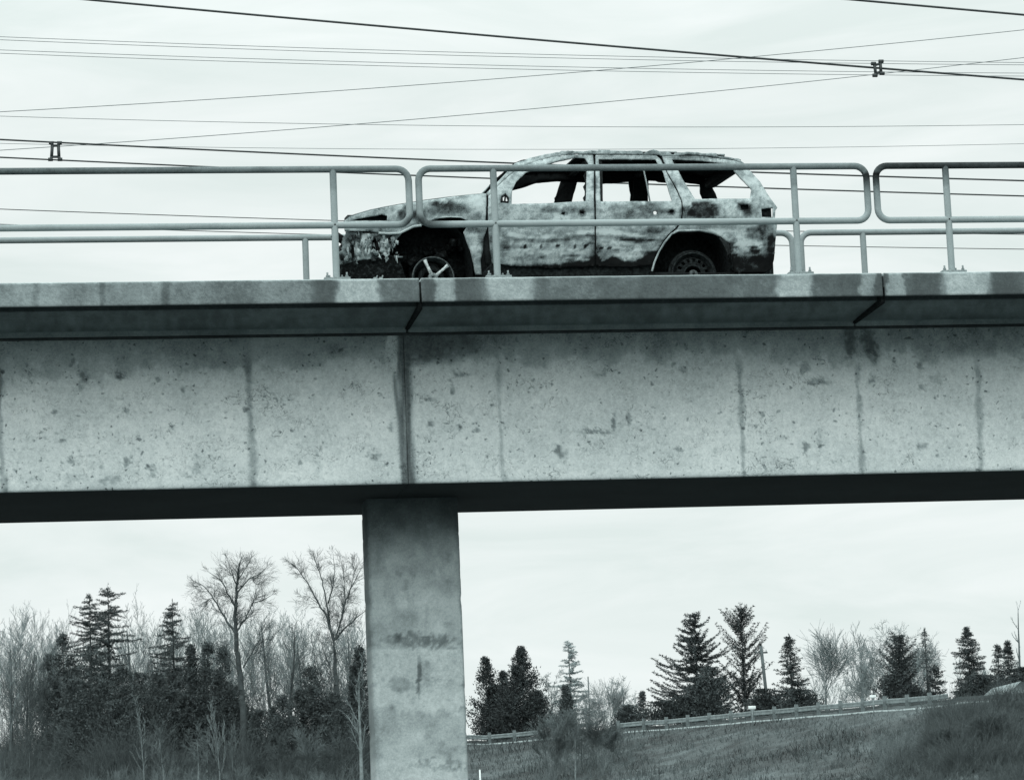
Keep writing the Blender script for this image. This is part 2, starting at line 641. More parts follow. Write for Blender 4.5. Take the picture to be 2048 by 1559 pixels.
def girder_stain(V):
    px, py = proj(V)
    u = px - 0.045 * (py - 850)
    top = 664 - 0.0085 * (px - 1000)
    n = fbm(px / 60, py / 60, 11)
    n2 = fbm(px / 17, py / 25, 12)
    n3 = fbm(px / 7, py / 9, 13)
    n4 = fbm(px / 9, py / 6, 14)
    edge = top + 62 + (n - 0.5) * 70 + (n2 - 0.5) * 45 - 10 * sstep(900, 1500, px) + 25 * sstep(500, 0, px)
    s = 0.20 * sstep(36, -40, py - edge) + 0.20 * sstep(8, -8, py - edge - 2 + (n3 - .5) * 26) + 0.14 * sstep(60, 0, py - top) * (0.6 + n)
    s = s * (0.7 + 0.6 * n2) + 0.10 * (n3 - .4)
    # form joints with seepage streaks
    for x, w, k in ((2, 6, .8), (503, 7, .75), (1002, 6, .5), (1484, 6, .8), (1721, 6, .7), (1960, 7, .65)):
        wob = (vnoise(py / 40, x + 0 * py, 5) - 0.5) * 4 + (n3 - .5) * 9
        s += k * .75 * (.45 + .8 * n4) * sstep(1.6, 0.2, np.abs(u - x - wob) / (w * (0.45 + 0.9 * vnoise(py / 28, 3 + x + 0 * py, 6)))) * sstep(700, 745, py)
    # main joint streak
    fib = vnoise(u / 3.2, py / 70, 8)
    cj = 812 + (vnoise(py / 60, 0 * py, 9) - .5) * 5
    s += (1.05 * np.exp(-((u - cj) / 14.0) ** 4) * (0.66 + .5 * fib) + .30 * np.exp(-((u - cj) / 22.0) ** 2) * fib) * sstep(680, 730, py)
    s += 0.75 * np.exp(-((u - 792 - (py - 740) * .05) / 3.6) ** 2) * sstep(690, 715, py) * sstep(850, 790, py)
    s -= 0.9 * blob(px, py, 785, 705, 13, 42) * (0.5 + n2)
    s += 0.75 * blob(px, py, 835, 690, 45, 40) * (0.5 + n2)
    s += 0.55 * blob(px, py, 890, 690, 60, 35) * (0.4 + n2)
    # seepage by the right joint
    s += 0.55 * blob(px + (n3 - .5) * 22, py + (n4 - .5) * 30, 1700, 685, 8, 36, .7) + 0.6 * blob(px + (n3 - .5) * 30 - (py - 680) * .25, py + (n4 - .5) * 40, 1738, 688, 10, 32, .7) * (0.5 + n2)
    # patches and spalls
    for x, y, rx, ry, k in ((1640, 762, 17, 9, .8), (1605, 735, 14, 12, .6), (1610, 892, 9, 12, .9), (1122, 905, 13, 12, .8),
                            (748, 912, 11, 9, .8), (255, 922, 12, 10, .8), (303, 940, 10, 14, .6), (1190, 863, 34, 5, .7),
                            (925, 748, 14, 7, .8), (905, 783, 5, 13, .8), (1228, 843, 4, 16, .7), (1257, 838, 5, 14, .6),
                            (1355, 898, 10, 9, .7), (1366, 738, 8, 7, .7), (1846, 890, 12, 9, .7), (1745, 757, 8, 8, .8),
                            (1842, 775, 9, 8, .7), (1840, 730, 8, 8, .7), (1876, 752, 16, 14, .35), (240, 752, 9, 8, .8),
                            (168, 755, 12, 14, .6), (160, 775, 8, 8, .6), (250, 820, 9, 5, .9), (157, 830, 6, 5, .9),
                            (110, 823, 6, 5, .9), (125, 882, 6, 6, .9), (140, 922, 8, 5, .8), (342, 855, 6, 4, .9),
                            (367, 780, 5, 7, .8), (395, 935, 8, 20, .4), (60, 960, 40, 10, .4), (140, 955, 30, 10, .45),
                            (225, 960, 24, 9, .5), (1640, 880, 6, 30, .35), (1462, 845, 10, 13, .35), (953, 860, 7, 5, .8),
                            (920, 854, 5, 5, .8), (862, 847, 7, 6, .8), (780, 855, 6, 8, .7), (862, 800, 12, 5, .6)):
        s += k * 0.9 * blob(px + (n3 - 0.5) * rx * 2.2, py + (n4 - 0.5) * ry * 2.4, x, y, rx * .85, ry * .85, .6) * (.55 + .7 * n3)
    # branching cracks, lower left
    for cx, cy, R in ((303, 935, 26), (388, 945, 26), (235, 880, 24), (545, 800, 30), (590, 800, 26), (350, 905, 20), (130, 930, 26), (640, 900, 30), (1190, 865, 34), (900, 755, 26)):
        rg = np.abs(fbm(px / 13 + cx, py / 13, 77) - .5)
        s += 0.55 * sstep(.045, .0, rg) * sstep(R, R * .3, np.hypot(px - cx, py - cy))
    s += 0.18 * (fbm(px / 90, py / 50, 19) - .5)
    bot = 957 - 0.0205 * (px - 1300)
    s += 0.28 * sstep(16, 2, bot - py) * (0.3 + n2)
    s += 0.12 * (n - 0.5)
    return np.clip(s, -0.3, 1.2)


def fine_x(a, b, step=0.018):
    lo, hi = max(a, -0.9), min(b, 11.6)
    out = []
    if a < lo:
        out += list(np.linspace(a, lo, 6)[:-1])
    if hi > lo:
        out += list(np.linspace(lo, hi, max(2, int((hi - lo) / step))))
        if b > hi:
            out += list(np.linspace(hi, b, 6)[1:])
    else:
        out = list(np.linspace(a, b, 8))
    return NP(out)


ZGT = at(1300, 659, D + YF)[2]     # top of girder face
XJ = at(813, 850, D + YF)[0]


def make_girder(x0, x1):
    mb = MB()
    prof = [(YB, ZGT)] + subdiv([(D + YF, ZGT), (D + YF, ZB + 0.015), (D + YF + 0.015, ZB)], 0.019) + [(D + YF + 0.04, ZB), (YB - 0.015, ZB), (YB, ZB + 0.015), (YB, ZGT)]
    xs = fine_x(x0, x1)
    V, F = grid_strip(xs, prof)
    # spalled relief in the face
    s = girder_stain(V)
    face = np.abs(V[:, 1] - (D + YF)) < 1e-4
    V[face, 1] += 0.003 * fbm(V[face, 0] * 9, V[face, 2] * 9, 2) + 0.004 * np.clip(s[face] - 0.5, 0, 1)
    # real v-grooves at the form joints
    for x in (2, 503, 1002, 1484, 1721, 1960):
        X = at(x, 850, D + YF)[0]
        V[face, 1] += 0.008 * sstep(0.014, 0.003, np.abs(V[face, 0] - X))
    n = len(prof)
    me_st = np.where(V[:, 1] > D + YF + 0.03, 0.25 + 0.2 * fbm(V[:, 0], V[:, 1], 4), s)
    caps = [NP([list(range(n))]), NP([list(range(len(V) - n, len(V)))[::-1]])]
    tri = []
    o = mesh_np('girder', V, [F] + caps, [M['girder'], M['dark_concrete']], bridge, attr={'stain_shade': me_st})
    # the underside and back take the much darker concrete
    me = o.data
    ny = np.zeros(len(me.polygons) * 3)
    me.polygons.foreach_get('normal', ny)
    cy = np.zeros(len(me.polygons) * 3)
    me.polygons.foreach_get('center', cy)
    cy = cy.reshape(-1, 3)
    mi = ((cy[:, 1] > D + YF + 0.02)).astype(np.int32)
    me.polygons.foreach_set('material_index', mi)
    return o


make_girder(-42.0, XJ - 0.002)
make_girder(XJ + 0.002, 62.0)
# filler in the joint so no light slot shows
MB().box(XJ - 0.1, XJ + 0.1, D + YF + 0.05, YB - 0.05, ZB + 0.02, ZGT - 0.01).build('joint_filler', M['black'], bridge)


ZS1 = at(1300, 648, D + YF - 0.04)[2]


def deck_stain_shade(V):
    px, py = proj(V)
    n = fbm(px / 40, py / 40, 21)
    n2 = fbm(px / 14, py / 20, 22)
    n3 = fbm(px / 5, py / 30, 23)
    s = 0.74 - .16 * sstep(640, 500, px) + 0.35 * (n - .5) + 0.30 * (n2 - .5) + 0.10 * sstep(0, 1400, px)
    for x, rx, k in ((715, 42, .55), (890, 20, .42), (1018, 48, .42), (1590, 36, .48), (1735, 14, .3), (1792, 18, .4), (1935, 50, .45),
                     (575, 60, .12), (60, 70, .12), (250, 90, .12), (1150, 50, .1)):
        s -= 1.7 * k * sstep(1.25, 0.75, np.abs(px - x + (n2 - .5) * 26) / rx) * (.6 + .7 * n2)
    for x, rx, k in ((330, 10, .4), (205, 7, .3), (72, 8, .25), (645, 25, .3), (855, 14, .3), (930, 25, .2), (1700, 20, .25), (1760, 12, .35),
                     (1850, 26, .3), (2010, 30, .3), (1340, 60, .12)):
        s += k * sstep(1.4, 0.4, np.abs(px - x + (n2 - .5) * 14) / rx)
    s += 0.25 * sstep(0.006, 0.0, V[:, 1] - D) * (vnoise(px / 6, py / 3, 24) > .62) * 0.5
    top = (V[:, 2] > ZC - 0.008)
    s = np.where(top, 0.0, s)
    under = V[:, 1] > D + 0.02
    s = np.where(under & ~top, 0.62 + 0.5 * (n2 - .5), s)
    s = np.where((V[:, 1] > D + .02) & (V[:, 1] < D + .199) & ~top, 1.15, s)  # slot behind the fascia: its shade put into the colour
    ledge = (V[:, 1] > D + YF - 0.06) & (V[:, 1] < D + YF + .05) & (V[:, 2] < ZS1 + 0.001)
    s = np.where(ledge, 0.30 + .5 * (n - .5), s)
    return s


ZFB = at(1300, 597.5, D)[2]
ZS0 = at(1300, 607, D + 0.20)[2]
ZS1 = at(1300, 648, D + YF - 0.04)[2]
ZL1 = ZGT


def make_deck(x0, x1):
    q = [(D + 0.50, ZD), (D + 0.50, ZC - 0.012), (D + 0.488, ZC)]
    q += subdiv([(D + 0.488, ZC), (D + 0.014, ZC)], 0.12)[1:]
    q += subdiv([(D, ZC - 0.014), (D, ZFB + 0.006)], 0.018)
    q += [(D + 0.006, ZFB), (D + 0.03, ZFB), (D + 0.035, ZFB + 0.10), (D + 0.195, ZFB + 0.10), (D + 0.198, ZS0 + .004), (D + 0.20, ZS0)]
    q += subdiv([(D + 0.20, ZS0), (D + YF - 0.045, ZS1)], 0.06)[1:]
    q += [(D + YF - 0.04, ZS1 - 0.002), (D + YF - 0.04, ZGT + 0.004), (D + YF + 0.02, ZGT + 0.004)]
    mir = [(YB - 0.02, ZGT + 0.004), (YB + .01, ZS1), (YBACK, ZFB), (YBACK, ZC), (YBACK - 0.5, ZC), (YBACK - 0.5, ZD)]
    prof = q + mir + [q[0]]
    xs = fine_x(x0, x1, 0.02)
    V, F = grid_strip(xs, prof)
    edge = (np.abs(V[:, 1] - D) < 0.03) & (np.abs(V[:, 2] - ZC) < 0.02)
    V[edge, 2] += 0.004 * (fbm(V[edge, 0] * 6, V[edge, 0] * 0, 31) - 0.6)
    n = len(prof)
    caps = [NP([list(range(n))]), NP([list(range(len(V) - n, len(V)))[::-1]])]
    return mesh_np('deck_panel', V, [F] + caps, M['deck'], bridge, attr={'stain_shade': deck_stain_shade(V)})


GAPJ = 0.012
edges = [XG[0] + k * PITCH_PANEL for k in range(-9, 12)]
for a, b in zip(edges[:-1], edges[1:]):
    make_deck(a + GAPJ, b - GAPJ)
# mortar deep in the joints
for e in edges:
    MB().box(e - 0.02, e + 0.02, D + 0.05, YBACK - 0.05, ZGT + 0.03, ZC - 0.03).build('joint_seal', M['black'], bridge)
# road surface between the kerbs
tag(MB().box(edges[0], edges[-1], D + 0.504, YBACK - 0.504, ZD - 0.05, ZD).build('road_surface', M['asphalt'], bridge))
# thin bearing strip between deck and girder, near and far
for yy in (D + YF - 0.022, YB - 0.002):
    MB().box(edges[0], edges[-1], yy, yy + 0.024, ZGT - 0.025, ZGT + 0.001).build('bearing_strip', M['dark_concrete'], bridge)


def pier_stain_shade(V):
    px, py = proj(V)
    u = px - 0.046 * (py - 1025)
    n = fbm(px / 50, py / 60, 41)
    n2 = fbm(px / 14, py / 14, 42)
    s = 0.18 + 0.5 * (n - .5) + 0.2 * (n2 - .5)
    s += 0.35 * sstep(1170, 1030, py) + 0.45 * sstep(1085, 1010, py + (n2 - .5) * 40) + 0.3 * (fbm(px / 26, py / 30, 47) - .5)  # darker towards the soffit: the girder's shade put into the pier colour
    n5 = fbm(px / 9, py / 9, 48)
    s += 0.5 * blob(px + (n5 - .5) * 60, py + (n5 - .5) * 40, 842, 1281, 74, 12, .3) * (.5 + .9 * n2)
    s += 0.5 * sstep(.60, .68, n5) * sstep(1290, 1320, py) * sstep(1420, 1380, py) * .35 + .12 * sstep(.62, .70, n2) * sstep(1090, 1120, py)
    s -= 0.25 * sstep(1296, 1300, py) * sstep(1400, 1330, py)
    s += 0.6 * blob(px + (n5 - .5) * 10, py, 838, 1345, 4, 48)
    s += 0.4 * blob(px + (n2 - .5) * 30, py, 800, 1370, 22, 18) + 0.3 * blob(px + (n2 - .5) * 20, py, 850, 1335, 16, 22)
    s -= 0.35 * blob(px, py + (n2 - .5) * 40, 850, 1400, 110, 20) * .6
    s -= 0.3 * blob(px + (n2 - .5) * 20, py, 802, 1200, 9, 18)
    s -= 0.3 * sstep(1500, 1560, py)
    s += 0.4 * blob(px + (n5 - .5) * 60, py + (n5 - .5) * 40, 885, 1535, 55, 14) * sstep(.4, .6, n5)
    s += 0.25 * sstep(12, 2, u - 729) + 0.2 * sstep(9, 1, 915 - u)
    return np.clip(s, -.3, 1.2)


def make_pier():
    yp = YPIER
    y1 = yp + 0.5
    x0, x1 = PIERX
    b = 0.014
    ring = []
    for (ax, ay), (bx, by) in zip([(x0 + b, yp), (x1 - b, yp), (x1, yp + b), (x1, y1 - b), (x1 - b, y1), (x0 + b, y1), (x0, y1 - b), (x0, yp + b)],
                                  [(x1 - b, yp), (x1, yp + b), (x1, y1 - b), (x1 - b, y1), (x0 + b, y1), (x0, y1 - b), (x0, yp + b), (x0 + b, yp)]):
        n = 44 if (ay == yp and by == yp) else 1
        for k in range(n):
            ring.append((ax + (bx - ax) * k / n, ay + (by - ay) * k / n))
    ring = NP(ring)
    m = len(ring)
    zs = np.concatenate([[-2.6, 0, 1.0], np.arange(1.3, ZB, 0.022), [ZB]])
    V = np.concatenate([np.column_stack([ring, np.full(m, z)]) for z in zs])
    i, k = np.meshgrid(np.arange(len(zs) - 1), np.arange(m), indexing='ij')
    i, k = i.ravel(), k.ravel()
    F = np.stack([i * m + k, i * m + (k + 1) % m, (i + 1) * m + (k + 1) % m, (i + 1) * m + k], 1)
    s = pier_stain_shade(V)
    fr = np.abs(V[:, 1] - yp) < 1e-5
    # pour joint as a small step, edges slightly chipped
    zj = at(842, 1297, yp)[2]
    V[fr, 1] += 0.006 * sstep(0.0, 0.01, V[fr, 2] - zj) + 0.004 * fbm(V[fr, 0] * 8, V[fr, 2] * 8, 7) + 0.004 * np.clip(s[fr] - .5, 0, 1)
    ch = (fbm(V[:, 2] * 7, V[:, 2] * 0 + 2, 9) - .55)
    V[:, 0] += np.where(np.abs(V[:, 0] - x1) < 1e-4, -np.clip(ch, 0, 1) * 0.03, 0) + np.where(np.abs(V[:, 0] - x0) < 1e-4, np.clip(ch, 0, 1) * 0.03, 0)
    mesh_np('pier', V, F, M['pier'], bridge, attr={'stain_shade': s})
    MB().box(x0 - 0.6, x1 + 0.6, yp - 0.5, y1 + 0.5, -3.4, -1.5, bev=0.05).build('footing', M['dark_concrete'], bridge)


make_pier()

# ------------------------------------------------------------------ railings
RP = 0.036


def arc(cx, cz, r, a0, a1, n=6):
    return [(cx + r * math.cos(math.radians(a0 + (a1 - a0) * k / n)), cz + r * math.sin(math.radians(a0 + (a1 - a0) * k / n))) for k in range(n + 1)]


def rail_soot(V):
    px, py = proj(V)
    n = fbm(V[:, 0] * 3, V[:, 2] * 6, 51)
    n2 = fbm(V[:, 0] * 14, V[:, 2] * 14, 52)
    s = 0.14 + 0.25 * (n - .5)
    near = V[:, 1] < YR + 1
    top = V[:, 2] > ZR - 0.2
    low = (V[:, 2] < ZR - 0.004) & top
    s = np.where(near & top, s + 0.28 + 0.36 * sstep(1690, 1770, px) * sstep(-0.25, 0.0, V[:, 2] - ZR), s)
    s = np.where(near & top & (px < 700), s + 0.18 * sstep(650, 100, px) + 0.0, s)
    s = np.where(near & (py < 430) & (py > 345) & (px > 1690) & (px < 1790), s + 0.35 * sstep(430, 350, py), s)
    # heat scars round the burnt gap by the bonnet
    s = s + np.where(near, 0.45 * blob(px, py, 850, 445, 42, 18, .5) * (0.6 + n2) - 0.12 * sstep(990, 1050, px) * sstep(1500, 1400, px) * (V[:, 2] < ZR - .2), 0)
    s = s + np.where(near & top & (px > 980) & (px < 1500), 0.12 * (n2 - .3), 0)
    s = s + np.where(~near, 0.08, 0)
    return s


def railing(x0, x1, posts, y, label, group, hang=0.0):
    """one welded section: closed pipe loop with round corners, posts on bolted plates"""
    root = empty('railing_section', (posts[0], y, ZC), label, 'railing', group)
    R = 0.125
    loop = []
    loop += arc(x0 + R, ZR - R, R, 180, 90)
    nn = max(2, int((x1 - x0) / 0.12))
    loop += [(x0 + R + (x1 - x0 - 2 * R) * k / nn, ZR) for k in range(1, nn)]
    loop += arc(x1 - R, ZR - R, R, 90, 0)
    loop += arc(x1 - R, ZM + R, R, 0, -90)
    loop += [(x1 - R - (x1 - x0 - 2 * R) * k / nn, ZM) for k in range(1, nn)]
    loop += arc(x0 + R, ZM + R, R, 270, 180)
    loop.append(loop[0])
    P = NP([(a, y, b) for a, b in loop])
    half = [i for i in range(len(P))]
    top = [p for p in P if p[2] >= (ZR + ZM) / 2 - 0.15]
    # two pipes: the upper and the lower half of the loop, welded at mid height of the ends
    mid = (ZR + ZM) / 2
    up = [(x0, y, mid)] + [tuple(p) for p in P[:nn + 13]] + [(x1, y, mid)]
    lo = [(x1, y, mid)] + [tuple(p) for p in P[nn + 13:-1]] + [(x0, y, mid)]

    def pipe(nm, pts):
        a = NP(pts) - NP([posts[0], y, ZC])
        V, F = tube_np(a, RP, 14)
        return mesh_np(nm, V, F, M['galv'], root, True, {'soot': rail_soot(V + NP([posts[0], y, ZC]))})
    pipe('top_rail', up)
    pipe('lower_rail', lo)
    for xp in posts:
        zz = list(np.linspace(ZC + 0.012, ZR - 0.01, 26))
        V, F = tube_np(NP([(xp - posts[0], 0, z - ZC) for z in zz]), RP * 1.0, 14)
        post = mesh_np('post', V, F, M['galv'], root, True, {'soot': rail_soot(V + NP([posts[0], y, ZC])) * 0.8})
        pl = MB().box(xp - posts[0] - 0.135, xp - posts[0] + 0.135, -0.10, 0.10, 0.0, 0.045, bev=0.004)
        pl.build('base_plate', M['bolt'], root)
        for sx in (-0.10, -0.065, 0.065, 0.10):
            bx = xp - posts[0] + sx
            by = -0.07 if abs(sx) > 0.08 else 0.07
            MB().tube([(bx, by, 0.045), (bx, by, 0.098)], 0.010, 6).tube([(bx, by, 0.0455), (bx, by, 0.066)], 0.017, 6).build('bolt', M['bolt'], root)
    return root


gw = 0.052
YRF = YR + WR
sections = [
    (XG[0] - 2.05 * PITCH_PANEL, XG[0] - gw, [XP[0], XP[0] - 4.1], 'long near pipe railing section left of the burnt car, one post beside its bonnet'),
    (XG[0] + gw, XG[1] - gw, [XP[1], XP[2]], 'near pipe railing section standing in front of the burnt car, a post at each end'),
    (XG[1] + gw, XG[1] + PITCH_PANEL - gw, [XP[3], XP[3] + 3.2], 'near pipe railing section at the right with a blackened top rail'),
]
for x0, x1, ps, lb in sections:
    railing(x0, x1, ps, YR, lb, 'near pipe railing sections')
fsec = [
    (XG[0] - 2.05 * PITCH_PANEL, XG[0] - gw, [XP[0], XP[0] - 4.1], 'far pipe railing section seen low behind the near one at the left'),
    (XG[0] + gw, XG[1] - gw, [XP[1], XP[2]], 'far pipe railing section behind the burnt car, its rounded end past the tail'),
    (XG[1] + gw, XG[1] + PITCH_PANEL * 1.0 - gw, [XP[3] - 0.02, XP[3] + 3.2], 'far pipe railing section at the right with one post between the near ones'),
]
for x0, x1, ps, lb in fsec:
    railing(x0, x1, ps, YRF, lb, 'far pipe railing sections')
for s_, e_ in ((XG[1] + PITCH_PANEL + gw, XG[1] + 3 * PITCH_PANEL),):
    pass

# ------------------------------------------------------------------ the burnt-out car
CY0 = 29.5 * S                    # distance of its near side, at mid length
pivot = at(1120, 549, CY0)
CAR_YAW, CAR_ROLL = math.radians(4.5), math.radians(2.2)
CM = Matrix.Translation((pivot[0], CY0, ZD)) @ Matrix.Rotation(CAR_YAW, 4, 'Z') @ Matrix.Rotation(CAR_ROLL, 4, 'X')
CMI = np.array(CM.inverted())
CWID = 1.84
TZ = [0.0, 0.30, 0.55, 0.85, 1.02, 1.10, 1.40, 1.50, 1.62]
TY = [0.06, 0.035, 0.0, 0.0, 0.025, 0.06, 0.21, 0.27, 0.36]


def tumble(z):
    return np.interp(z, TZ, TY)


def cl(px, py, off=0.0):
    """pixel -> car-local point on the near flank"""
    px, py = np.atleast_1d(np.asarray(px, float)), np.atleast_1d(np.asarray(py, float))
    d = CF[None] + CR[None] * ((px - W_IMG / 2) / FL)[:, None] - CU[None] * ((py - H_IMG / 2) / FL)[:, None]
    dl = d @ CMI[:3, :3].T
    ol = CMI[:3, 3]
    y = np.zeros(len(px))
    for _ in range(8):
        t = (y + off - ol[1]) / dl[:, 1]
        p = ol[None] + dl * t[:, None]
        y = tumble(p[:, 2])
    return p


def in_poly(px, py, poly):
    inside = np.zeros(len(px), bool)
    n = len(poly)
    for i in range(n):
        x0, y0 = poly[i]
        x1, y1 = poly[(i + 1) % n]
        c = ((y0 > py) != (y1 > py)) & (px < (x1 - x0) * (py - y0) / (y1 - y0 + 1e-12) + x0)
        inside ^= c
    return inside


NOSE = (cl(686, 445)[0][0], cl(840, 445)[0][0])


def nose(V):
    """the far front corner is crushed back"""
    V = np.array(V, float)
    xa_, xb_ = NOSE
    t = np.clip((xb_ - V[:, 0]) / (xb_ - xa_), 0, 1)
    V[:, 0] += 0.56 * t * np.clip(V[:, 1] / CWID, 0, 1) ** 1.2
    return V


def densify(poly, step, closed=True):
    out = []
    n = len(poly)
    for i in range(n if closed else n - 1):
        a, b = poly[i], poly[(i + 1) % n]
        k = max(1, int(math.hypot(b[0] - a[0], b[1] - a[1]) / step))
        for j in range(k):
            out.append((a[0] + (b[0] - a[0]) * j / k, a[1] + (b[1] - a[1]) * j / k))
    return out


def car_soot(px, py):
    n = fbm(px / 34, py / 26, 61)
    n2 = fbm(px / 11, py / 9, 62)
    n3 = fbm(px / 30, py / 5, 63)
    s = 0.19 + 0.48 * (n - .5) + 0.42 * (n2 - .5)
    B = lambda cx, cy, rx, ry, k, soft=.4: k * blob(px + (n2 - .5) * rx * .9, py + (n2 - .5) * ry * .9, cx, cy, rx, ry, soft)
    # bottom of doors and sills charred with a ragged edge
    edge = np.interp(px, [980, 1010, 1040, 1080, 1120, 1150, 1180, 1192, 1205, 1225, 1250, 1280, 1300, 1330],
                     [528, 529, 530, 531, 528, 522, 519, 508, 523, 512, 523, 520, 505, 495]) + (n2 - .5) * 10
    s += 0.9 * sstep(-3, 4, py - edge) * sstep(962, 984, px) * sstep(1420, 1400, px)
    # bonnet and wing
    s += B(893, 417, 44, 14, .45) + B(880, 411, 30, 7, .2) + B(812, 428, 16, 14, .6) + B(838, 432, 14, 14, .5) + B(770, 452, 70, 7, .2)
    s += B(955, 433, 10, 8, .35) + B(950, 458, 20, 8, .4) + B(975, 510, 14, 45, .35)
    s -= B(735, 424, 30, 6, .12) + B(955, 405, 18, 13, .15) + B(952, 500, 12, 20, .15)
    # doors
    s += B(1130, 420, 60, 5, .25) + B(1130, 427, 9, 4, .5) + B(1164, 426, 7, 6, .55) + B(1330, 422, 16, 4, .15)
    s += B(1245, 420, 22, 14, .18) + B(1300, 420, 30, 15, .42) + B(1342, 423, 8, 5, .6) + B(1262, 430, 12, 8, .2)
    s -= B(1050, 425, 30, 12, .10) + B(1090, 500, 60, 14, .10) + B(1020, 505, 14, 22, .22) + B(1250, 500, 26, 18, .2)
    s += .20 * sstep(.52, .62, fbm(px / 22, py / 6, 66)) * sstep(478, 484, py) * sstep(985, 1000, px) + .14 * sstep(.55, .65, fbm(px / 8, py / 8, 67))
    s -= 0.35 * sstep(5, 1, np.abs(py - 468 - 6 * np.sin(px / 40)) + 8 * (n - .5)) * sstep(1000, 1020, px) * sstep(1300, 1280, px)
    s += 0.35 * sstep(4, 1, np.abs(py - 477 - 5 * np.sin(px / 33)) + 9 * (n3 - .5)) * sstep(1000, 1030, px) * sstep(1310, 1290, px)
    s += 0.35 * sstep(0.55, 0.75, n3) * sstep(470, 480, py) * sstep(1000, 1010, px)
    s += B(1010, 488, 9, 26, .3) + B(1190, 500, 10, 28, .35) + B(1275, 480, 36, 4, .45) + B(1180, 468, 10, 10, .2)
    s += B(1316, 460, 24, 8, .35) + B(1290, 462, 30, 8, .2)
    for x, y in ((1050, 492), (1082, 492), (1116, 492), (1150, 492), (1171, 492), (1202.6, 495.6), (1219.6, 495.6)):
        s += 0.9 * sstep(4.2, 2.6, np.hypot(px - x, py - y))
    # rear quarter
    s += B(1408, 421, 34, 17, .62, .25) + B(1370, 425, 12, 12, .4) + B(1490, 413, 15, 8, .6) + B(1495, 424, 12, 9, .4)
    s += B(1510, 466, 22, 12, .42) + B(1535, 470, 14, 36, .4) + B(1460, 440, 20, 8, .2) + B(1425, 455, 60, 8, .15)
    s += 0.8 * sstep(0, 14, py - (506 + (n - .5) * 30 - 0.0 * px)) * sstep(1440, 1460, px)
    s += 0.7 * sstep(0, 10, 1478 + (n2 - .5) * 30 - px) * sstep(480, 486, py) * sstep(1440, 1446, px)
    s += B(1512, 500, 10, 8, .7) + B(1545, 500, 8, 34, .5)
    s -= B(1497, 493, 22, 10, .3) + B(1440, 461, 30, 5, .35)
    # pillars and roof edge
    s += B(1190, 368, 5, 12, .35) + B(1345, 370, 8, 22, .2) + B(1308, 307, 18, 9, .3) + B(1400, 313, 60, 4, .25) + B(1150, 308, 20, 4, .2)
    s += B(1240, 305, 40, 4, .12) + B(1480, 350, 8, 10, .2)
    s += B(1010, 400, 12, 12, .25)
    # front end
    s += 0.35 * sstep(458, 464, py) * sstep(800, 780, px) + 0.3 * sstep(0.5, .7, n2) * sstep(458, 464, py) * sstep(800, 780, px)
    s -= 0.75 * (blob(px, py, 735, 492, 9, 26, .3) + blob(px, py, 722, 500, 13, 18, .3) + blob(px, py, 768, 492, 10, 14, .3) + blob(px, py, 728, 480, 6, 10)) * sstep(458, 466, py) * sstep(800, 780, px)
    s += B(758, 495, 5, 14, .7) + B(705, 500, 4, 20, .7)
    return np.clip(s, -0.1, 1.3)


def panel(name, outer, holes=(), step=4.0, thick=0.018, off=0.0, dent=0.014, mats=None, far=True, label=None, jag=0.0):
    """a sheet-metal part of the flank cut to its outline, and its twin on the far flank"""
    outer_d = densify(outer, step)
    if jag:
        outer_d = [(a, b + (jag * (2.2 * float(vnoise(a / 16., 0.3, 5)) - 1.3) if b < 316 else 0)) for a, b in outer_d]
    holes_d = [densify(h, step * .8) for h in holes]
    pts = list(outer_d)
    ed = [(i, (i + 1) % len(outer_d)) for i in range(len(outer_d))]
    for h in holes_d:
        b = len(pts)
        pts += h
        ed += [(b + i, b + (i + 1) % len(h)) for i in range(len(h))]
    A = NP(outer_d)
    gx, gy = np.meshgrid(np.arange(A[:, 0].min() + step / 2, A[:, 0].max(), step), np.arange(A[:, 1].min() + step / 2, A[:, 1].max(), step))
    gx, gy = gx.ravel(), gy.ravel()
    k = in_poly(gx, gy, outer_d)
    for h in holes_d:
        k &= ~in_poly(gx, gy, h)
    gx, gy = gx[k], gy[k]
    B = NP(pts)
    dmin = np.full(len(gx), 1e9)
    for q in B:
        dmin = np.minimum(dmin, np.hypot(gx - q[0], gy - q[1]))
    k = dmin > step * 0.45
    pts += list(zip(gx[k], gy[k]))
    vo, eo, fo, *_ = delaunay_2d_cdt([Vector(p) for p in pts], ed, [], 0, 1e-4)
    P = NP([(v.x, v.y) for v in vo])
    T = NP([list(f) for f in fo if len(f) == 3])
    c = P[T].mean(1)
    k = in_poly(c[:, 0], c[:, 1], outer_d)
    for h in holes_d:
        k &= ~in_poly(c[:, 0], c[:, 1], h)
    T = T[k]
    L = cl(P[:, 0], P[:, 1], off)
    d = (fbm(P[:, 0] / 28, P[:, 1] / 22, 71) - .5) * dent * 2 + (fbm(P[:, 0] / 9, P[:, 1] / 7, 72) - .5) * dent
    L[:, 1] += d
    s = car_soot(P[:, 0], P[:, 1])
    # outward normals: near flank faces -y
    a = L[T[:, 1]] - L[T[:, 0]]
    b = L[T[:, 2]] - L[T[:, 0]]
    flip = np.cross(a, b)[:, 1] > 0
    T[flip] = T[flip][:, ::-1]
    objs = []
    for side in ((0, 1) if far is True else (1,) if far == 'only' else (0,)):
        V = L.copy()
        F = T.copy()
        if side:
            V[:, 1] = CWID - V[:, 1]
            F = F[:, ::-1]
            V = nose(V)
        o = mesh_np(name, V, F, mats or [M['burnt'], M['inside']], car, True, {'soot': s})
        if label:
            o['label'] = label
        so = o.modifiers.new('shell', 'SOLIDIFY')
        so.thickness = thick
        so.offset = -1
        if mats is None:
            so.material_offset = 1
            so.material_offset_rim = 0
        objs.append(o)
    return objs


car = empty('burnt_out_car', (0, 0, 0), 'burnt-out sport utility car shell without glass or tyres on the bridge deck', 'car')
car.matrix_world = CM

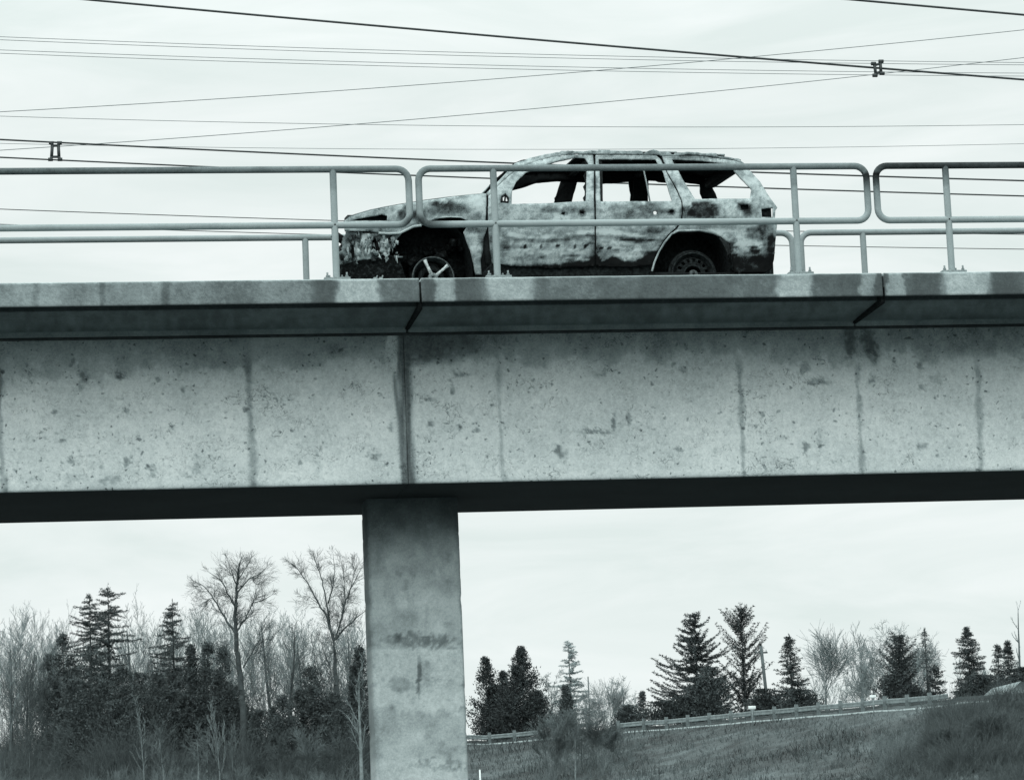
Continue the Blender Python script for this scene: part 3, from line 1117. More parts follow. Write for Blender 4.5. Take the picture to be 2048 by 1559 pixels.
panel('fender', [(687, 443), (699, 434), (710, 430), (741, 421), (771, 414), (804, 408), (849, 401), (898, 394.5), (945, 389), (972, 387), (973, 400),
                 (972, 420), (971, 442), (974, 456), (968, 475), (966, 500), (961, 520), (963, 549), (951, 549), (947, 530), (940, 500), (933, 481),
                 (927, 464), (935, 452), (937, 443), (925, 436), (900, 434), (880, 436), (862, 441), (850, 449), (838, 450), (822, 453), (806, 464),
                 (790, 467), (757, 466), (740, 462), (690, 462)],
      [[(699, 441.5), (722, 436), (752, 431), (764, 428), (775, 431), (774, 441)], ])
panel('front_door', [(977, 392), (990, 378), (1008, 360), (1030, 342), (1052, 330), (1080, 320), (1110, 313), (1150, 309), (1186, 310), (1187.5, 345),
                     (1188, 400), (1189, 440), (1189.5, 500), (1190, 531), (1170, 534), (1100, 536), (1030, 533), (985, 528), (980, 500), (977, 460), (976, 430)],
      [[(1023, 408), (1024, 381), (1032, 364), (1051, 345), (1083, 331), (1120, 320.5), (1149, 315.5), (1170, 317), (1176, 325), (1173, 343), (1172, 402), (1100, 406)],
       [(1001, 405), (1003, 393), (1011, 387), (1018, 396), (1017, 407)],
       [(1122, 428), (1125, 424), (1131, 424), (1129, 430)], [(1160, 427), (1160, 423), (1169, 423), (1168, 428)]])
panel('rear_door', [(1191.5, 310), (1250, 310), (1312, 311), (1322, 320), (1332, 343), (1352, 380), (1362, 402), (1364, 420), (1362, 440), (1352, 455), (1335, 470),
                    (1322, 488), (1312, 510), (1303, 531), (1270, 534), (1220, 534), (1192, 531), (1192.5, 440), (1192, 400), (1191, 343)],
      [[(1197, 318), (1311, 319), (1315, 326), (1326, 343), (1344, 402), (1201, 403), (1199, 343)],
       [(1306.5, 425), (1308, 421.5), (1312, 421.5), (1314, 425), (1312, 429), (1308, 429)],
       [(1338, 425), (1340, 420), (1349, 420), (1347, 425)]])
panel('rear_quarter', [(1325, 312), (1400, 312), (1470, 321), (1484, 327), (1500, 341), (1520, 363), (1539, 394), (1552, 411), (1555, 415), (1551, 420), (1550, 436),
                       (1554, 450), (1551, 480), (1548, 520), (1543, 538), (1530, 546), (1470, 547), (1466, 524), (1459, 487), (1442, 473), (1417, 463),
                       (1356, 462), (1344, 468), (1327, 487), (1315, 512), (1306, 541), (1303, 541), (1306, 531), (1315, 510), (1325, 490), (1338, 472), (1355, 457), (1365, 442),
                       (1367, 420), (1365, 402), (1355, 379), (1335, 343)],
      [[(1343, 319), (1400, 321), (1461, 327), (1469, 342), (1503, 378), (1500, 397), (1442, 397), (1390, 398), (1368, 363), (1359, 346)],
       [(1523, 417), (1546, 415), (1546, 434), (1524, 434)],
       [(1480, 409), (1497, 408), (1498, 418), (1484, 419)]])
panel('roof_rail', [(973, 386), (988, 371), (1010, 348), (1029, 327), (1062, 315), (1097, 307), (1120, 303.5), (1136, 301), (1150, 303), (1185, 303), (1222, 301), (1240, 302.5), (1276, 302),
                    (1290, 304), (1307, 299.5), (1322, 304.5), (1360, 305), (1432, 307), (1435, 312.5), (1478, 317), (1488, 327), (1470, 320), (1400, 311), (1325, 311),
                    (1250, 309), (1190, 309), (1150, 308), (1110, 312), (1080, 319), (1052, 329), (1030, 341), (1008, 359), (990, 377), (977, 391)], step=3.0, dent=0.03, jag=1.1)
panel('sill', [(963, 549), (985, 524), (1030, 526), (1100, 528), (1170, 526), (1190, 524), (1220, 526), (1270, 526), (1302, 525), (1299, 560), (965, 560)],
      off=0.03, thick=0.12, mats=[M['black']])
panel('sagged_roof_lining', [(1052, 322), (1110, 310), (1250, 308), (1400, 309), (1465, 320), (1468, 325), (1400, 326), (1345, 323), (1250, 327), (1180, 322), (1120, 325), (1078, 336), (1046, 350)],
      off=0.04, thick=0.03, mats=[M['inside']], far='only', step=6)
# front structure under the bonnet edge
panel('radiator_support', [(691, 464), (757, 467), (803, 468), (788, 483), (778, 505), (750, 517), (710, 522), (682, 530), (679, 505), (688, 498)],
      [[(699, 478), (708, 475), (710, 492), (703, 496)], [(745, 478), (752, 476), (751, 503), (746, 505)], [(714, 466), (724, 466), (722, 476), (717, 474)]],
      off=0.03, dent=0.03, step=3.0, thick=0.05)
panel('bumper_beam', [(681, 530), (710, 523), (750, 518), (778, 507), (800, 522), (812, 556), (681, 562)], off=0.03, dent=0.03, thick=0.10, mats=[M['soot_black']])


def lp(px, py, off=0.0):
    return cl(px, py, off)[0]


for nm_, poly_ in (('centre_pillar', [(1171, 312), (1204, 312), (1206, 402), (1203, 533), (1176, 533), (1170, 402)]),
                   ('rear_pillar', [(1316, 312), (1345, 313), (1360, 350), (1380, 402), (1380, 440), (1350, 464), (1334, 474), (1345, 440), (1346, 402), (1328, 345)]),
                   ('hinge_pillar', [(960, 392), (996, 392), (996, 530), (972, 530), (962, 470)]),
                   ('door_skin_inner', [(1110, 409), (1188, 409), (1188, 436), (1110, 436)]),
                   ('door_skin_inner', [(1318, 409), (1364, 409), (1364, 436), (1318, 436)])):
    panel(nm_, poly_, off=0.035, thick=0.03, mats=[M['inside']], step=7)


def cross_sheet(name, pts, mat, crown=0.0, thick=0.02, ny=16, hole=None, wave=0.0, inset=0.0, attr=None, seed=1):
    """a sheet spanning the car from flank to flank along a traced line"""
    P = NP([lp(*q) for q in pts])
    rows = []
    for p in P:
        for k in range(ny + 1):
            t = k / ny
            y = p[1] + inset + (CWID - 2 * p[1] - 2 * inset) * t
            z = p[2] + crown * math.sin(math.pi * t)
            rows.append((p[0], y, z))
    V = NP(rows)
    if wave:
        V[:, 2] += (fbm(V[:, 0] * 4, V[:, 1] * 3, seed) - .5) * wave
    V = nose(V)
    n = len(P)
    i, j = np.meshgrid(np.arange(n - 1), np.arange(ny), indexing='ij')
    a = (i * (ny + 1) + j).ravel()
    F = np.stack([a, a + ny + 1, a + ny + 2, a + 1], 1)
    if hole:
        c = V[F].mean(1)
        F = F[~hole(c)]
    o = mesh_np(name, V, F, mat, car, True, {'soot': 0.3 + 0.6 * fbm(V[:, 0] * 3, V[:, 1] * 3, seed + 5)})
    so = o.modifiers.new('shell', 'SOLIDIFY')
    so.thickness = thick
    so.offset = 0
    return o


hs_ = [(689, 443), (699, 434.5), (710, 430.5), (741, 421.5), (771, 414.5), (804, 408.5), (849, 401.5), (898, 395), (945, 389.5), (970, 387.5)]
cross_sheet('hood', hs_, M['burnt'], crown=0.03, wave=0.02, inset=0.012, seed=3)
rs_ = [(1030, 328), (1046, 321.5), (1062, 316), (1080, 311.5), (1097, 308), (1120, 304.5), (1150, 304), (1168, 303.5), (1185, 304), (1222, 302.5), (1276, 303), (1320, 305), (1360, 306), (1400, 307), (1432, 308.5), (1460, 316), (1482, 320)]
xa, xb = lp(1050, 320)[0], lp(1176, 304)[0]
cross_sheet('roof', rs_, M['inside'], crown=0.012, wave=0.03, inset=0.01, ny=30, seed=7,
            hole=lambda c: (c[:, 0] > xa) & (c[:, 0] < xb) & (c[:, 1] > tumble(1.5) + 0.10) & (c[:, 1] < tumble(1.5) + 1.1))


def cross_bar(name, px, py, w, h, mat, off=0.05, dz=0.0):
    p = lp(px, py)
    mb = MB()
    mb.box(p[0] - w / 2, p[0] + w / 2, p[1] + off, CWID - p[1] - off, p[2] - h + dz, p[2] + dz, bev=0.01)
    return mb.build(name, mat, car)


cross_bar('windscreen_header', 1045, 325, 0.09, 0.05, M['inside'])
cross_bar('cowl', 972, 391, 0.16, 0.14, M['inside'])
cross_bar('dashboard_beam', 1008, 408, 0.08, 0.07, M['black'])
cross_bar('tailgate_header', 1476, 322, 0.12, 0.09, M['inside'])
cross_bar('roof_bow', 1190, 308, 0.07, 0.05, M['inside'])
cross_bar('roof_bow', 1325, 309, 0.07, 0.05, M['inside'])
# lower tailgate, floor, bulkheads
p = lp(1548, 412)
q = lp(1545, 535)
MB().box(min(p[0], q[0]) - 0.10, p[0] - 0.012, 0.10, CWID - 0.10, 0.30, p[2] - 0.02, bev=0.02).build('tailgate', M['burnt'], car, attr={'soot': lambda V: 0.5 + 0.5 * fbm(V[:, 0] * 3, V[:, 2] * 5, 4)})
xf, xr = lp(960, 500)[0], lp(1540, 500)[0]
MB().box(xf, xr, 0.07, CWID - 0.07, 0.27, 0.33).build('floor_pan', M['inside'], car)
MB().box(xf - 0.03, xf + 0.03, 0.08, CWID - 0.08, 0.22, 1.0).build('firewall', M['black'], car)
# charred seat frames lying low on the floor
for sx, sy in ((1075, 0.25), (1075, 1.05), (1255, 0.25), (1255, 1.05)):
    b = lp(sx, 500)
    mb = MB()
    x0 = b[0]
    mb.tube([(x0 - .25, sy, .34), (x0 - .25, sy, .55), (x0 + .2, sy, .58), (x0 + .3, sy, .92)], 0.018, 6)
    mb.tube([(x0 - .25, sy + .5, .34), (x0 - .25, sy + .5, .55), (x0 + .2, sy + .5, .58), (x0 + .3, sy + .5, .92)], 0.018, 6)
    mb.tube([(x0 + .3, sy, .92), (x0 + .3, sy + .5, .92)], 0.018, 6)
    for k in range(5):
        mb.tube([(x0 - .2 + k * .09, sy, .57), (x0 - .2 + k * .09, sy + .5, .57)], 0.008, 5)
    mb.build('seat_frame', M['rust'], car)
# hanging strip in the rear door window
a, b = lp(1285, 330, .1), lp(1300, 404, .1)
MB().tube([a, (a + b) / 2 + NP([.005, 0, 0]), b], 0.009, 5).build('hanging_trim_strip', M['bolt'], car)
a, b = lp(1198, 400, .3), lp(1205, 330, .3)
MB().tube([a, (a + b) / 2 + NP([.01, 0, 0]), b], 0.006, 5).build('seat_belt_stay', M['black'], car)
# engine bay
rng = np.random.default_rng(5)
mb = MB()
for cx, cy, wx, wy in ((880, 505, 0.40, 0.9), (800, 505, 0.34, 1.1), (740, 470, 0.20, 1.5), (835, 480, 0.5, 0.7)):
    c = lp(cx, cy)
    mb.box(c[0] - wx / 2, c[0] + wx / 2, CWID / 2 - wy / 2, CWID / 2 + wy / 2, c[2] - 0.22, c[2] + 0.14, bev=0.04)
for k in range(46):
    c = lp(rng.uniform(700, 945), rng.uniform(470, 548))
    r = rng.uniform(0.015, 0.05)
    yy = rng.uniform(0.18, 0.55)
    d = rng.normal(size=3) * 0.12
    mb.tube([(c[0], yy, c[2]), (c[0] + d[0], yy + abs(d[1]) * .5, c[2] + d[2] * .6)], r, 6)
mb.build('engine_remains', M['soot_black'], car)
mb = MB()
for k in range(60):
    c = lp(rng.uniform(690, 795), rng.uniform(468, 520), rng.uniform(-.01, .015))
    a_ = rng.uniform(0, 6.28, 5).cumsum() * 0 + np.sort(rng.uniform(0, 6.28, 5))
    rr = rng.uniform(.012, .05, 5)
    V = [(c[0] + r_ * math.cos(t_) * .7, c[1] + rng.uniform(-.012, .012), c[2] + r_ * math.sin(t_) * 1.2) for r_, t_ in zip(rr, a_)]
    mb.add(V + [(x_, y_ + .012, z_) for x_, y_, z_ in V], [[4, 3, 2, 1, 0], [5, 6, 7, 8, 9]] + [[i_, (i_ + 1) % 5, 5 + (i_ + 1) % 5, 5 + i_] for i_ in range(5)])
    if k % 4 == 0:
        mb.tube([c, c + rng.normal(size=3) * NP([.03, .02, .06])], rng.uniform(.004, .010), 5)
fw = mb.build('front_wreckage', M['burnt'], car, attr={'soot': lambda V: 2.6 * (fbm(V[:, 0] * 16, V[:, 2] * 9, 4) - .38)})
fw['kind'] = 'stuff'
# inner wings / wheel wells (dark arches behind both wheel openings)


def wheel_well(cx, w, top):
    c = lp(cx, 548)
    t = lp(cx, top)
    for yn, yf in ((0.06, 0.42), (CWID - 0.42, CWID - 0.06)):
        mb = MB()
        r = w / 2
        n = 14
        V, F = [], []
        for k in range(n + 1):
            a = math.pi * k / n
            x, z = c[0] + r * math.cos(a), 0.15 + (t[2] - 0.10) * math.sin(a) ** 0.6
            V += [(x, yn, z), (x, yf, z)]
        V = NP(V)
        for k in range(n):
            F.append([2 * k, 2 * k + 2, 2 * k + 3, 2 * k + 1])
        mb.add(V, F)
        inner = yf if yn < 0.5 else yn
        mb.box(c[0] - r, c[0] + r, inner - 0.01, inner + 0.01, 0.1, t[2] + 0.02)
        mb.build('wheel_well', M['black'], car)


wheel_well(1387, 0.86, 458)
wheel_well(868, 0.86, 444)
# arch trim of the rear wheel, torn strip of the front one
for side in (0, 1):
    tr = NP([lp(*q_, -0.012) for q_ in densify([(1304, 542), (1309, 524), (1318, 503), (1329, 485), (1343, 468), (1357, 461.5), (1400, 460.5), (1425, 465), (1440, 472)], 6, False)])
    fr = NP([lp(*q_, -0.012) for q_ in densify([(860, 440.5), (872, 436), (900, 433.5), (922, 434.5), (937, 441)], 5, False)])
    for P_, r_ in ((tr, 0.014), (fr, 0.010)):
        if side:
            P_ = P_.copy()
            P_[:, 1] = CWID - P_[:, 1]
        V, F = tube_np(P_, r_ * (0.7 + 0.6 * vnoise(np.arange(len(P_)) / 3., np.zeros(len(P_)), 3)), 6)
        mesh_np('wheel_arch_trim', V, F, M['burnt'], car, True, {'soot': 0.02 + 0.35 * vnoise(V[:, 0] * 9, V[:, 2] * 9, 3)})
tr = NP([lp(*q_, -0.012) for q_ in densify([(757, 466), (780, 467), (800, 466), (812, 460), (826, 453), (848, 450)], 5, False)])
V, F = tube_np(tr, 0.014, 6)
mesh_np('torn_wing_edge', V, F, M['burnt'], car, True, {'soot': np.full(len(V), 0.0)})
# small parts
m_ = lp(1010, 398, -0.005)
mb = MB()
for y_ in (0.045,):
    V, F = tube_np(NP([lp(1003, 404, .01), lp(1003, 394, .01), lp(1011, 389, .01), lp(1016, 396, .01), lp(1016, 405, .01), lp(1003, 404, .01)]), 0.016, 6)
    mb.addnp(V, F)
mb.tube([lp(1009, 408, .02), lp(1011, 388, .02)], 0.010, 6)
mb.build('mirror_mount', M['black'], car)
c0, c1 = lp(1523, 417, .03), lp(1547, 436, .03)
MB().box(c0[0], c1[0] - 0.01, c0[1] + 0.02, c0[1] + 0.10, c1[2], c0[2] + .01).build('taillight_housing', M['black'], car)
c0, c1 = lp(1478, 406, .02), lp(1500, 421, .02)
MB().box(c0[0], c1[0], c0[1] + 0.02, c0[1] + 0.06, c1[2], c0[2]).build('fuel_filler_recess', M['black'], car)
c0, c1 = lp(697, 428, .03), lp(777, 445, .03)
MB().box(c0[0], c1[0], c0[1] + 0.05, c0[1] + 0.25, c1[2], c0[2]).build('headlight_bucket', M['black'], car)
c0, c1 = lp(1470, 470, .03), lp(1549, 545, .03)
MB().box(c0[0], c1[0] - .03, 0.06, CWID - .06, c1[2] - 0.1, c0[2] - .15, bev=.02).build('rear_bumper_beam', M['char'], car)
# glass bead remnants and warped edges along the window frames, small shards of trim
rng = np.random.default_rng(8)
mb = MB()
for k in range(26):
    x = rng.uniform(1060, 1480)
    y = np.interp(x, [1062, 1120, 1222, 1320, 1432, 1478], [315, 303.5, 301, 304, 307, 317])
    b = lp(x, y)
    d = NP([rng.uniform(-.03, .03), 0, rng.uniform(.004, .018)])
    mb.tube([b, b + d], rng.uniform(.006, .014), 5)
mb = MB()
for k in range(9):
    x = rng.uniform(1130, 1440)
    y = np.interp(x, [1062, 1120, 1222, 1320, 1432, 1478], [315, 303.5, 301, 304, 307, 317])
    b = lp(x, y, .02)
    w_ = rng.uniform(.03, .10)
    mb.box(b[0] - w_, b[0] + w_, b[1], b[1] + .05, b[2] - .02, b[2] + rng.uniform(.002, .010), bev=.004)
mb.build('roof_trim_shreds', M['burnt'], car, attr={'soot': lambda V: np.full(len(V), .3)})


def wheel(px, py, y, r, kind):
    c = lp(px, py)
    w = bpy.data.objects.new('wheel', None)
    COL.objects.link(w)
    w.parent = car
    far = y > 0.9
    ang = math.tan(CAR_ROLL) * y
    zc = r + 0.004 - ang * 1.0 if not far else r + 0.004 - ang
    zc = max(zc, c[2] - 0.02) if not far else zc
    w.location = (c[0], y, c[2] if not far else r - ang)
    sgn = -1 if not far else 1

    def ring(nm, rr, tube_r, dy, mat, n=40, sq=1.0):
        P = NP([(rr * math.cos(2 * math.pi * k / n), dy * sgn, rr * math.sin(2 * math.pi * k / n)) for k in range(n)])
        V, F = [], []
        m = 8
        for k in range(n):
            a = 2 * math.pi * k / n
            for j in range(m):
                b = 2 * math.pi * j / m
                rad = rr + tube_r * math.cos(b)
                V.append((rad * math.cos(a), (dy + tube_r * sq * math.sin(b)) * sgn, rad * math.sin(a)))
                F.append([k * m + j, ((k + 1) % n) * m + j, ((k + 1) % n) * m + (j + 1) % m, k * m + (j + 1) % m])
        return mesh_np(nm, NP(V), NP(F), mat, w, True)
    # barrel
    n = 40
    V, F = [], []
    prof = [(r, .11), (r * .93, .105), (r * .88, .08), (r * .85, 0.0), (r * .88, -.08), (r, -.11), (r * 0.98, -.11), (r * .84, -.075), (r * .82, 0), (r * .85, .08), (r * .97, .1)]
    m = len(prof)
    for k in range(n):
        a = 2 * math.pi * k / n
        for j, (rr, dy) in enumerate(prof):
            V.append((rr * math.cos(a), dy * sgn, rr * math.sin(a)))
            F.append([k * m + j, ((k + 1) % n) * m + j, ((k + 1) % n) * m + (j + 1) % m, k * m + (j + 1) % m])
    mesh_np('rim', NP(V), NP(F), M['rust'] if kind == 'spoked' else M['black'], w, True)
    if kind == 'spoked':
        ring('rim_lip', r * .97, .008, .112, M['rust_pale'])
        ring('hub', .035, .022, .10, M['bolt'], 16)
        for i, a in enumerate((114, 40, -34, -106, 188)):
            a = math.radians(a)
            ca, sa = math.cos(a), math.sin(a)
            mb = MB()
            V = []
            for rr, hw in ((0.03, .020), (0.10, .014), (0.17, .014), (r * .93, .020)):
                for s1 in (-1, 1):
                    for yy in (.085, .115):
                        V.append((rr * ca - s1 * hw * sa, yy * sgn, rr * sa + s1 * hw * ca))
            F = []
            for k in range(3):
                b = k * 4
                F += [[b, b + 4, b + 5, b + 1], [b + 2, b + 3, b + 7, b + 6], [b + 1, b + 5, b + 7, b + 3], [b, b + 2, b + 6, b + 4]]
            F += [[0, 1, 3, 2], [12, 14, 15, 13]]
            mb.add(V, F).build('spoke', M['alloy'] if i < 2 else M['rust'], w)
        ring('brake_disc', .12, .03, .02, M['rust'], 32, .3)
    else:
        ring('tyre_bead', r * 1.03, .022, .07, M['black'])
        ring('rim_lip', r * .96, .008, .112, M['rust'])
        ring('hub_ring', r * .42, .010, .10, M['black'], 24)
        ring('hub', .03, .025, .11, M['rust_pale'], 16)
        mb = MB()
        # pressed steel disc with ventilation holes left open
        k1 = 16
        V, F = [], []
        for k in range(k1 * 2):
            a0 = math.pi * k / k1
            V += [(r * .42 * math.cos(a0), .09 * sgn, r * .42 * math.sin(a0)), (r * .58 * math.cos(a0), .10 * sgn, r * .58 * math.sin(a0)),
                  (r * .74 * math.cos(a0), .085 * sgn, r * .74 * math.sin(a0)), (r * .86 * math.cos(a0), .05 * sgn, r * .86 * math.sin(a0))]
        nn = k1 * 2
        for k in range(nn):
            a_, b_ = k * 4, ((k + 1) % nn) * 4
            F.append([a_, b_, b_ + 1, a_ + 1])
            if k % 2 == 0:
                F.append([a_ + 1, b_ + 1, b_ + 2, a_ + 2])
            F.append([a_ + 2, b_ + 2, b_ + 3, a_ + 3])
        mb.add(V, F).build('wheel_disc', M['black'], w)
    return w


wheel(866, 556, 0.14, 0.228, 'spoked')
wheel(1389, 548, 0.19, 0.245, 'steel')
wheel(868, 552, CWID - 0.14, 0.235, 'spoked')
wheel(1389, 547, CWID - 0.14, 0.245, 'steel')

# debris on the kerb beside the car
rng = np.random.default_rng(3)
for i, (x, lb) in enumerate(((752, 'small pale shard of debris on the kerb left of the front wheel'), (763, 'second small shard of debris on the kerb, nearer the front wheel'))):
    P = at(x, 0, D + 0.1)
    b = NP([at(x, 549, D + 0.05)[0], D + 0.08, ZC])
    mb = MB()
    mb.box(b[0] - .025, b[0] + .02, b[1], b[1] + .04, b[2], b[2] + .03, bev=.006)
    mb.tube([b + NP([0, .01, .01]), b + NP([.02, .02, .05])], .007, 5)
    tag(mb.build('debris_shard', M['bolt']), lb, 'debris', 'shards of debris on the kerb')

# ------------------------------------------------------------------ power lines


def polyfit_px(pts, deg=2):
    a = NP(pts, float)
    deg = min(deg, len(a) - 1)
    return np.poly1d(np.polyfit(a[:, 0], a[:, 1], deg))


WIRES = [
    # points, distance, radius, material, label
    ([(185, 0), (512, 31), (1024, 75.5), (1524, 117.5), (1749, 135), (2048, 160)], 62, .0225, 'cable', 'thick dark power cable falling from the top left to the right edge, above the car'),
    ([(1709, 0), (2048, 30)], 60, .0225, 'cable', 'thick dark power cable cutting across the top right corner'),
    ([(0, 280), (200, 289), (512, 303), (700, 312), (1030, 328), (1540, 346), (2048, 361)], 66, .019, 'cable', 'dark cable held at the top of the left spacer, passing behind the car roof'),
    ([(0, 314), (111, 319.5), (400, 335), (733, 347), (980, 356), (1332, 368), (1540, 378), (2048, 392)], 66, .017, 'cable', 'dark cable held at the foot of the left spacer, seen through the car windows'),
    ([(0, 74), (512, 92), (1024, 107.5), (1524, 119), (2048, 125)], 135, .0125, 'cable_pale', 'thin wire, topmost of the bundle of four near the top of the sky'),
    ([(0, 80), (512, 98.5), (1024, 114.5), (1524, 124), (2048, 130)], 135, .0125, 'cable_pale', 'thin wire, second from the top in the bundle of four'),
    ([(0, 100), (512, 118), (1024, 131.5), (1524, 141), (2048, 146.5)], 135, .0125, 'cable_pale', 'thin wire, third from the top in the bundle of four'),
    ([(0, 107), (512, 124), (1024, 139), (1524, 147), (2048, 152.5)], 135, .0125, 'cable_pale', 'thin wire, lowest of the bundle of four near the top of the sky'),
    ([(0, 224), (512, 192), (1024, 156.5), (1474, 116), (2048, 60)], 110, .0125, 'cable_pale', 'upper of the two thin wires climbing from the left edge to the top right'),
    ([(0, 301), (300, 280), (710, 248), (1024, 221.5), (1374, 189), (1724, 152), (2048, 115)], 110, .0125, 'cable_pale', 'lower of the two thin wires climbing to the right, running into the right spacer'),
    ([(0, 233), (512, 244), (1024, 253), (1400, 255), (1700, 253), (2048, 249)], 150, .0135, 'cable_pale', 'nearly level thin wire midway between the car roof and the top of the sky'),
    ([(0, 287), (376, 294), (700, 297.5), (1024, 299), (1324, 298), (2048, 287.5)], 150, .0115, 'cable_pale', 'nearly level thin wire just touching the top of the car roof'),
    ([(0, 419), (239, 426), (680, 441), (1570, 463), (2048, 468)], 90, .013, 'cable', 'thin dark wire sloping between the two pipes of the near railing at the left'),
    ([(0, 449), (410, 461), (650, 470), (1552, 491), (2048, 498)], 90, .012, 'cable', 'lowest thin wire, just above the deck and under the far railing top'),
]
for pts, Yd, r, mt, lb in WIRES:
    f = polyfit_px(pts, 2 if len(pts) > 2 else 1)
    xs = np.concatenate([[-6000, -4000, -2500, -1500, -900], np.linspace(-400, 2450, 50), [3000, 3800, 5000, 7000, 9000]])
    g = f.deriv()
    ys = [f(x) if -400 <= x <= 2450 else (f(-400) + g(-400) * (x + 400) if x < 0 else f(2450) + g(2450) * (x - 2450)) for x in xs]
    P = NP([at(x, y, Yd) for x, y in zip(xs, ys)])
    o0 = P[0].copy()
    V, F = tube_np(P - o0, r, 6)
    o = mesh_np('power_cable', V, F, M[mt], None, True)
    o.location = o0
    tag(o, lb, 'cable', 'overhead power cables')


def spacer(corners, Yd, lb):
    """rigid four-corner spacer frame clamped to the cables"""
    P = [at(x, y, Yd) for x, y in corners]
    c = sum(P) / 4
    root = empty('cable_spacer', tuple(c), lb, 'cable spacer', 'cable spacers')
    P = [p_ - c for p_ in P]
    tl, tr, br, bl = P
    up = (tl + tr - bl - br) * 0.5
    rt = (tr - tl + br - bl) * .5
    fr = MB()
    k = .16
    i_tl, i_tr = tl - up * k + rt * .12, tr - up * k - rt * .12
    i_bl, i_br = bl + up * k + rt * .12, br + up * k - rt * .12
    fr.tube([i_tl, i_bl], .034, 6).tube([i_tr, i_br], .034, 6).tube([i_tl, i_tr], .028, 6).tube([i_bl, i_br], .028, 6)
    fr.build('spacer_frame', M['cable'], root)
    for a_, b_ in ((tl, i_tl), (tr, i_tr), (br, i_br), (bl, i_bl)):
        m = MB()
        m.tube([b_, a_], .033, 6)
        m.tube([a_ - NP([.05, 0, 0]), a_ + NP([.05, 0, 0])], .040, 6)
        m.build('clamp', M['cable'], root)


spacer([(102.5, 286), (119, 286), (120, 319), (101, 319)], 66, 'dark four-armed cable spacer hanging over the left railing')
spacer([(1747, 127.5), (1762, 123), (1764, 147), (1750, 151)], 61.9, 'dark four-armed cable spacer in the sky at upper right')

# ------------------------------------------------------------------ trees


def rot_about(d, ang, rng):
    a = rng.normal(size=3)
    a -= d * (a @ d)
    a /= np.linalg.norm(a) + 1e-9
    v = d * math.cos(ang) + a * math.sin(ang)
    return v / np.linalg.norm(v)


def grow(segs, p, d, L, r, lev, maxlev, rng, o):
    n = (7, 5, 4, 3, 2, 2)[min(lev, 5)]
    step = L / n
    r_0 = r
    for i in range(n):
        d = d + rng.normal(size=3) * o['wig'] * (1 if lev else .35) + NP([0, 0, o['up'] * (1 if lev else 0.3)])
        d /= np.linalg.norm(d)
        q = p + d * step * rng.uniform(.85, 1.15)
        r1 = r * (1 - 0.62 / n) if lev else r - r_0 * 0.80 / n
        segs.append((p, q, r, r1, lev))
        p, r = q, r1
        if lev < maxlev:
            t = (i + 1) / n
            if lev == 0 and t < o['bare']:
                continue
            k = o['kids'][min(lev, len(o['kids']) - 1)]
            kk = int(k) + (rng.random() < k - int(k))
            for _ in range(kk):
                c = rot_about(d, math.radians(rng.uniform(*o['spread'])), rng)
                Lc = L * rng.uniform(*o['ratio']) * ((1.15 - 0.55 * t) if lev == 0 else 1.0)
                grow(segs, p.copy(), c, Lc, r * (rng.uniform(.45, .62) if lev == 0 else rng.uniform(.34, .5)), lev + 1, maxlev, rng, o)


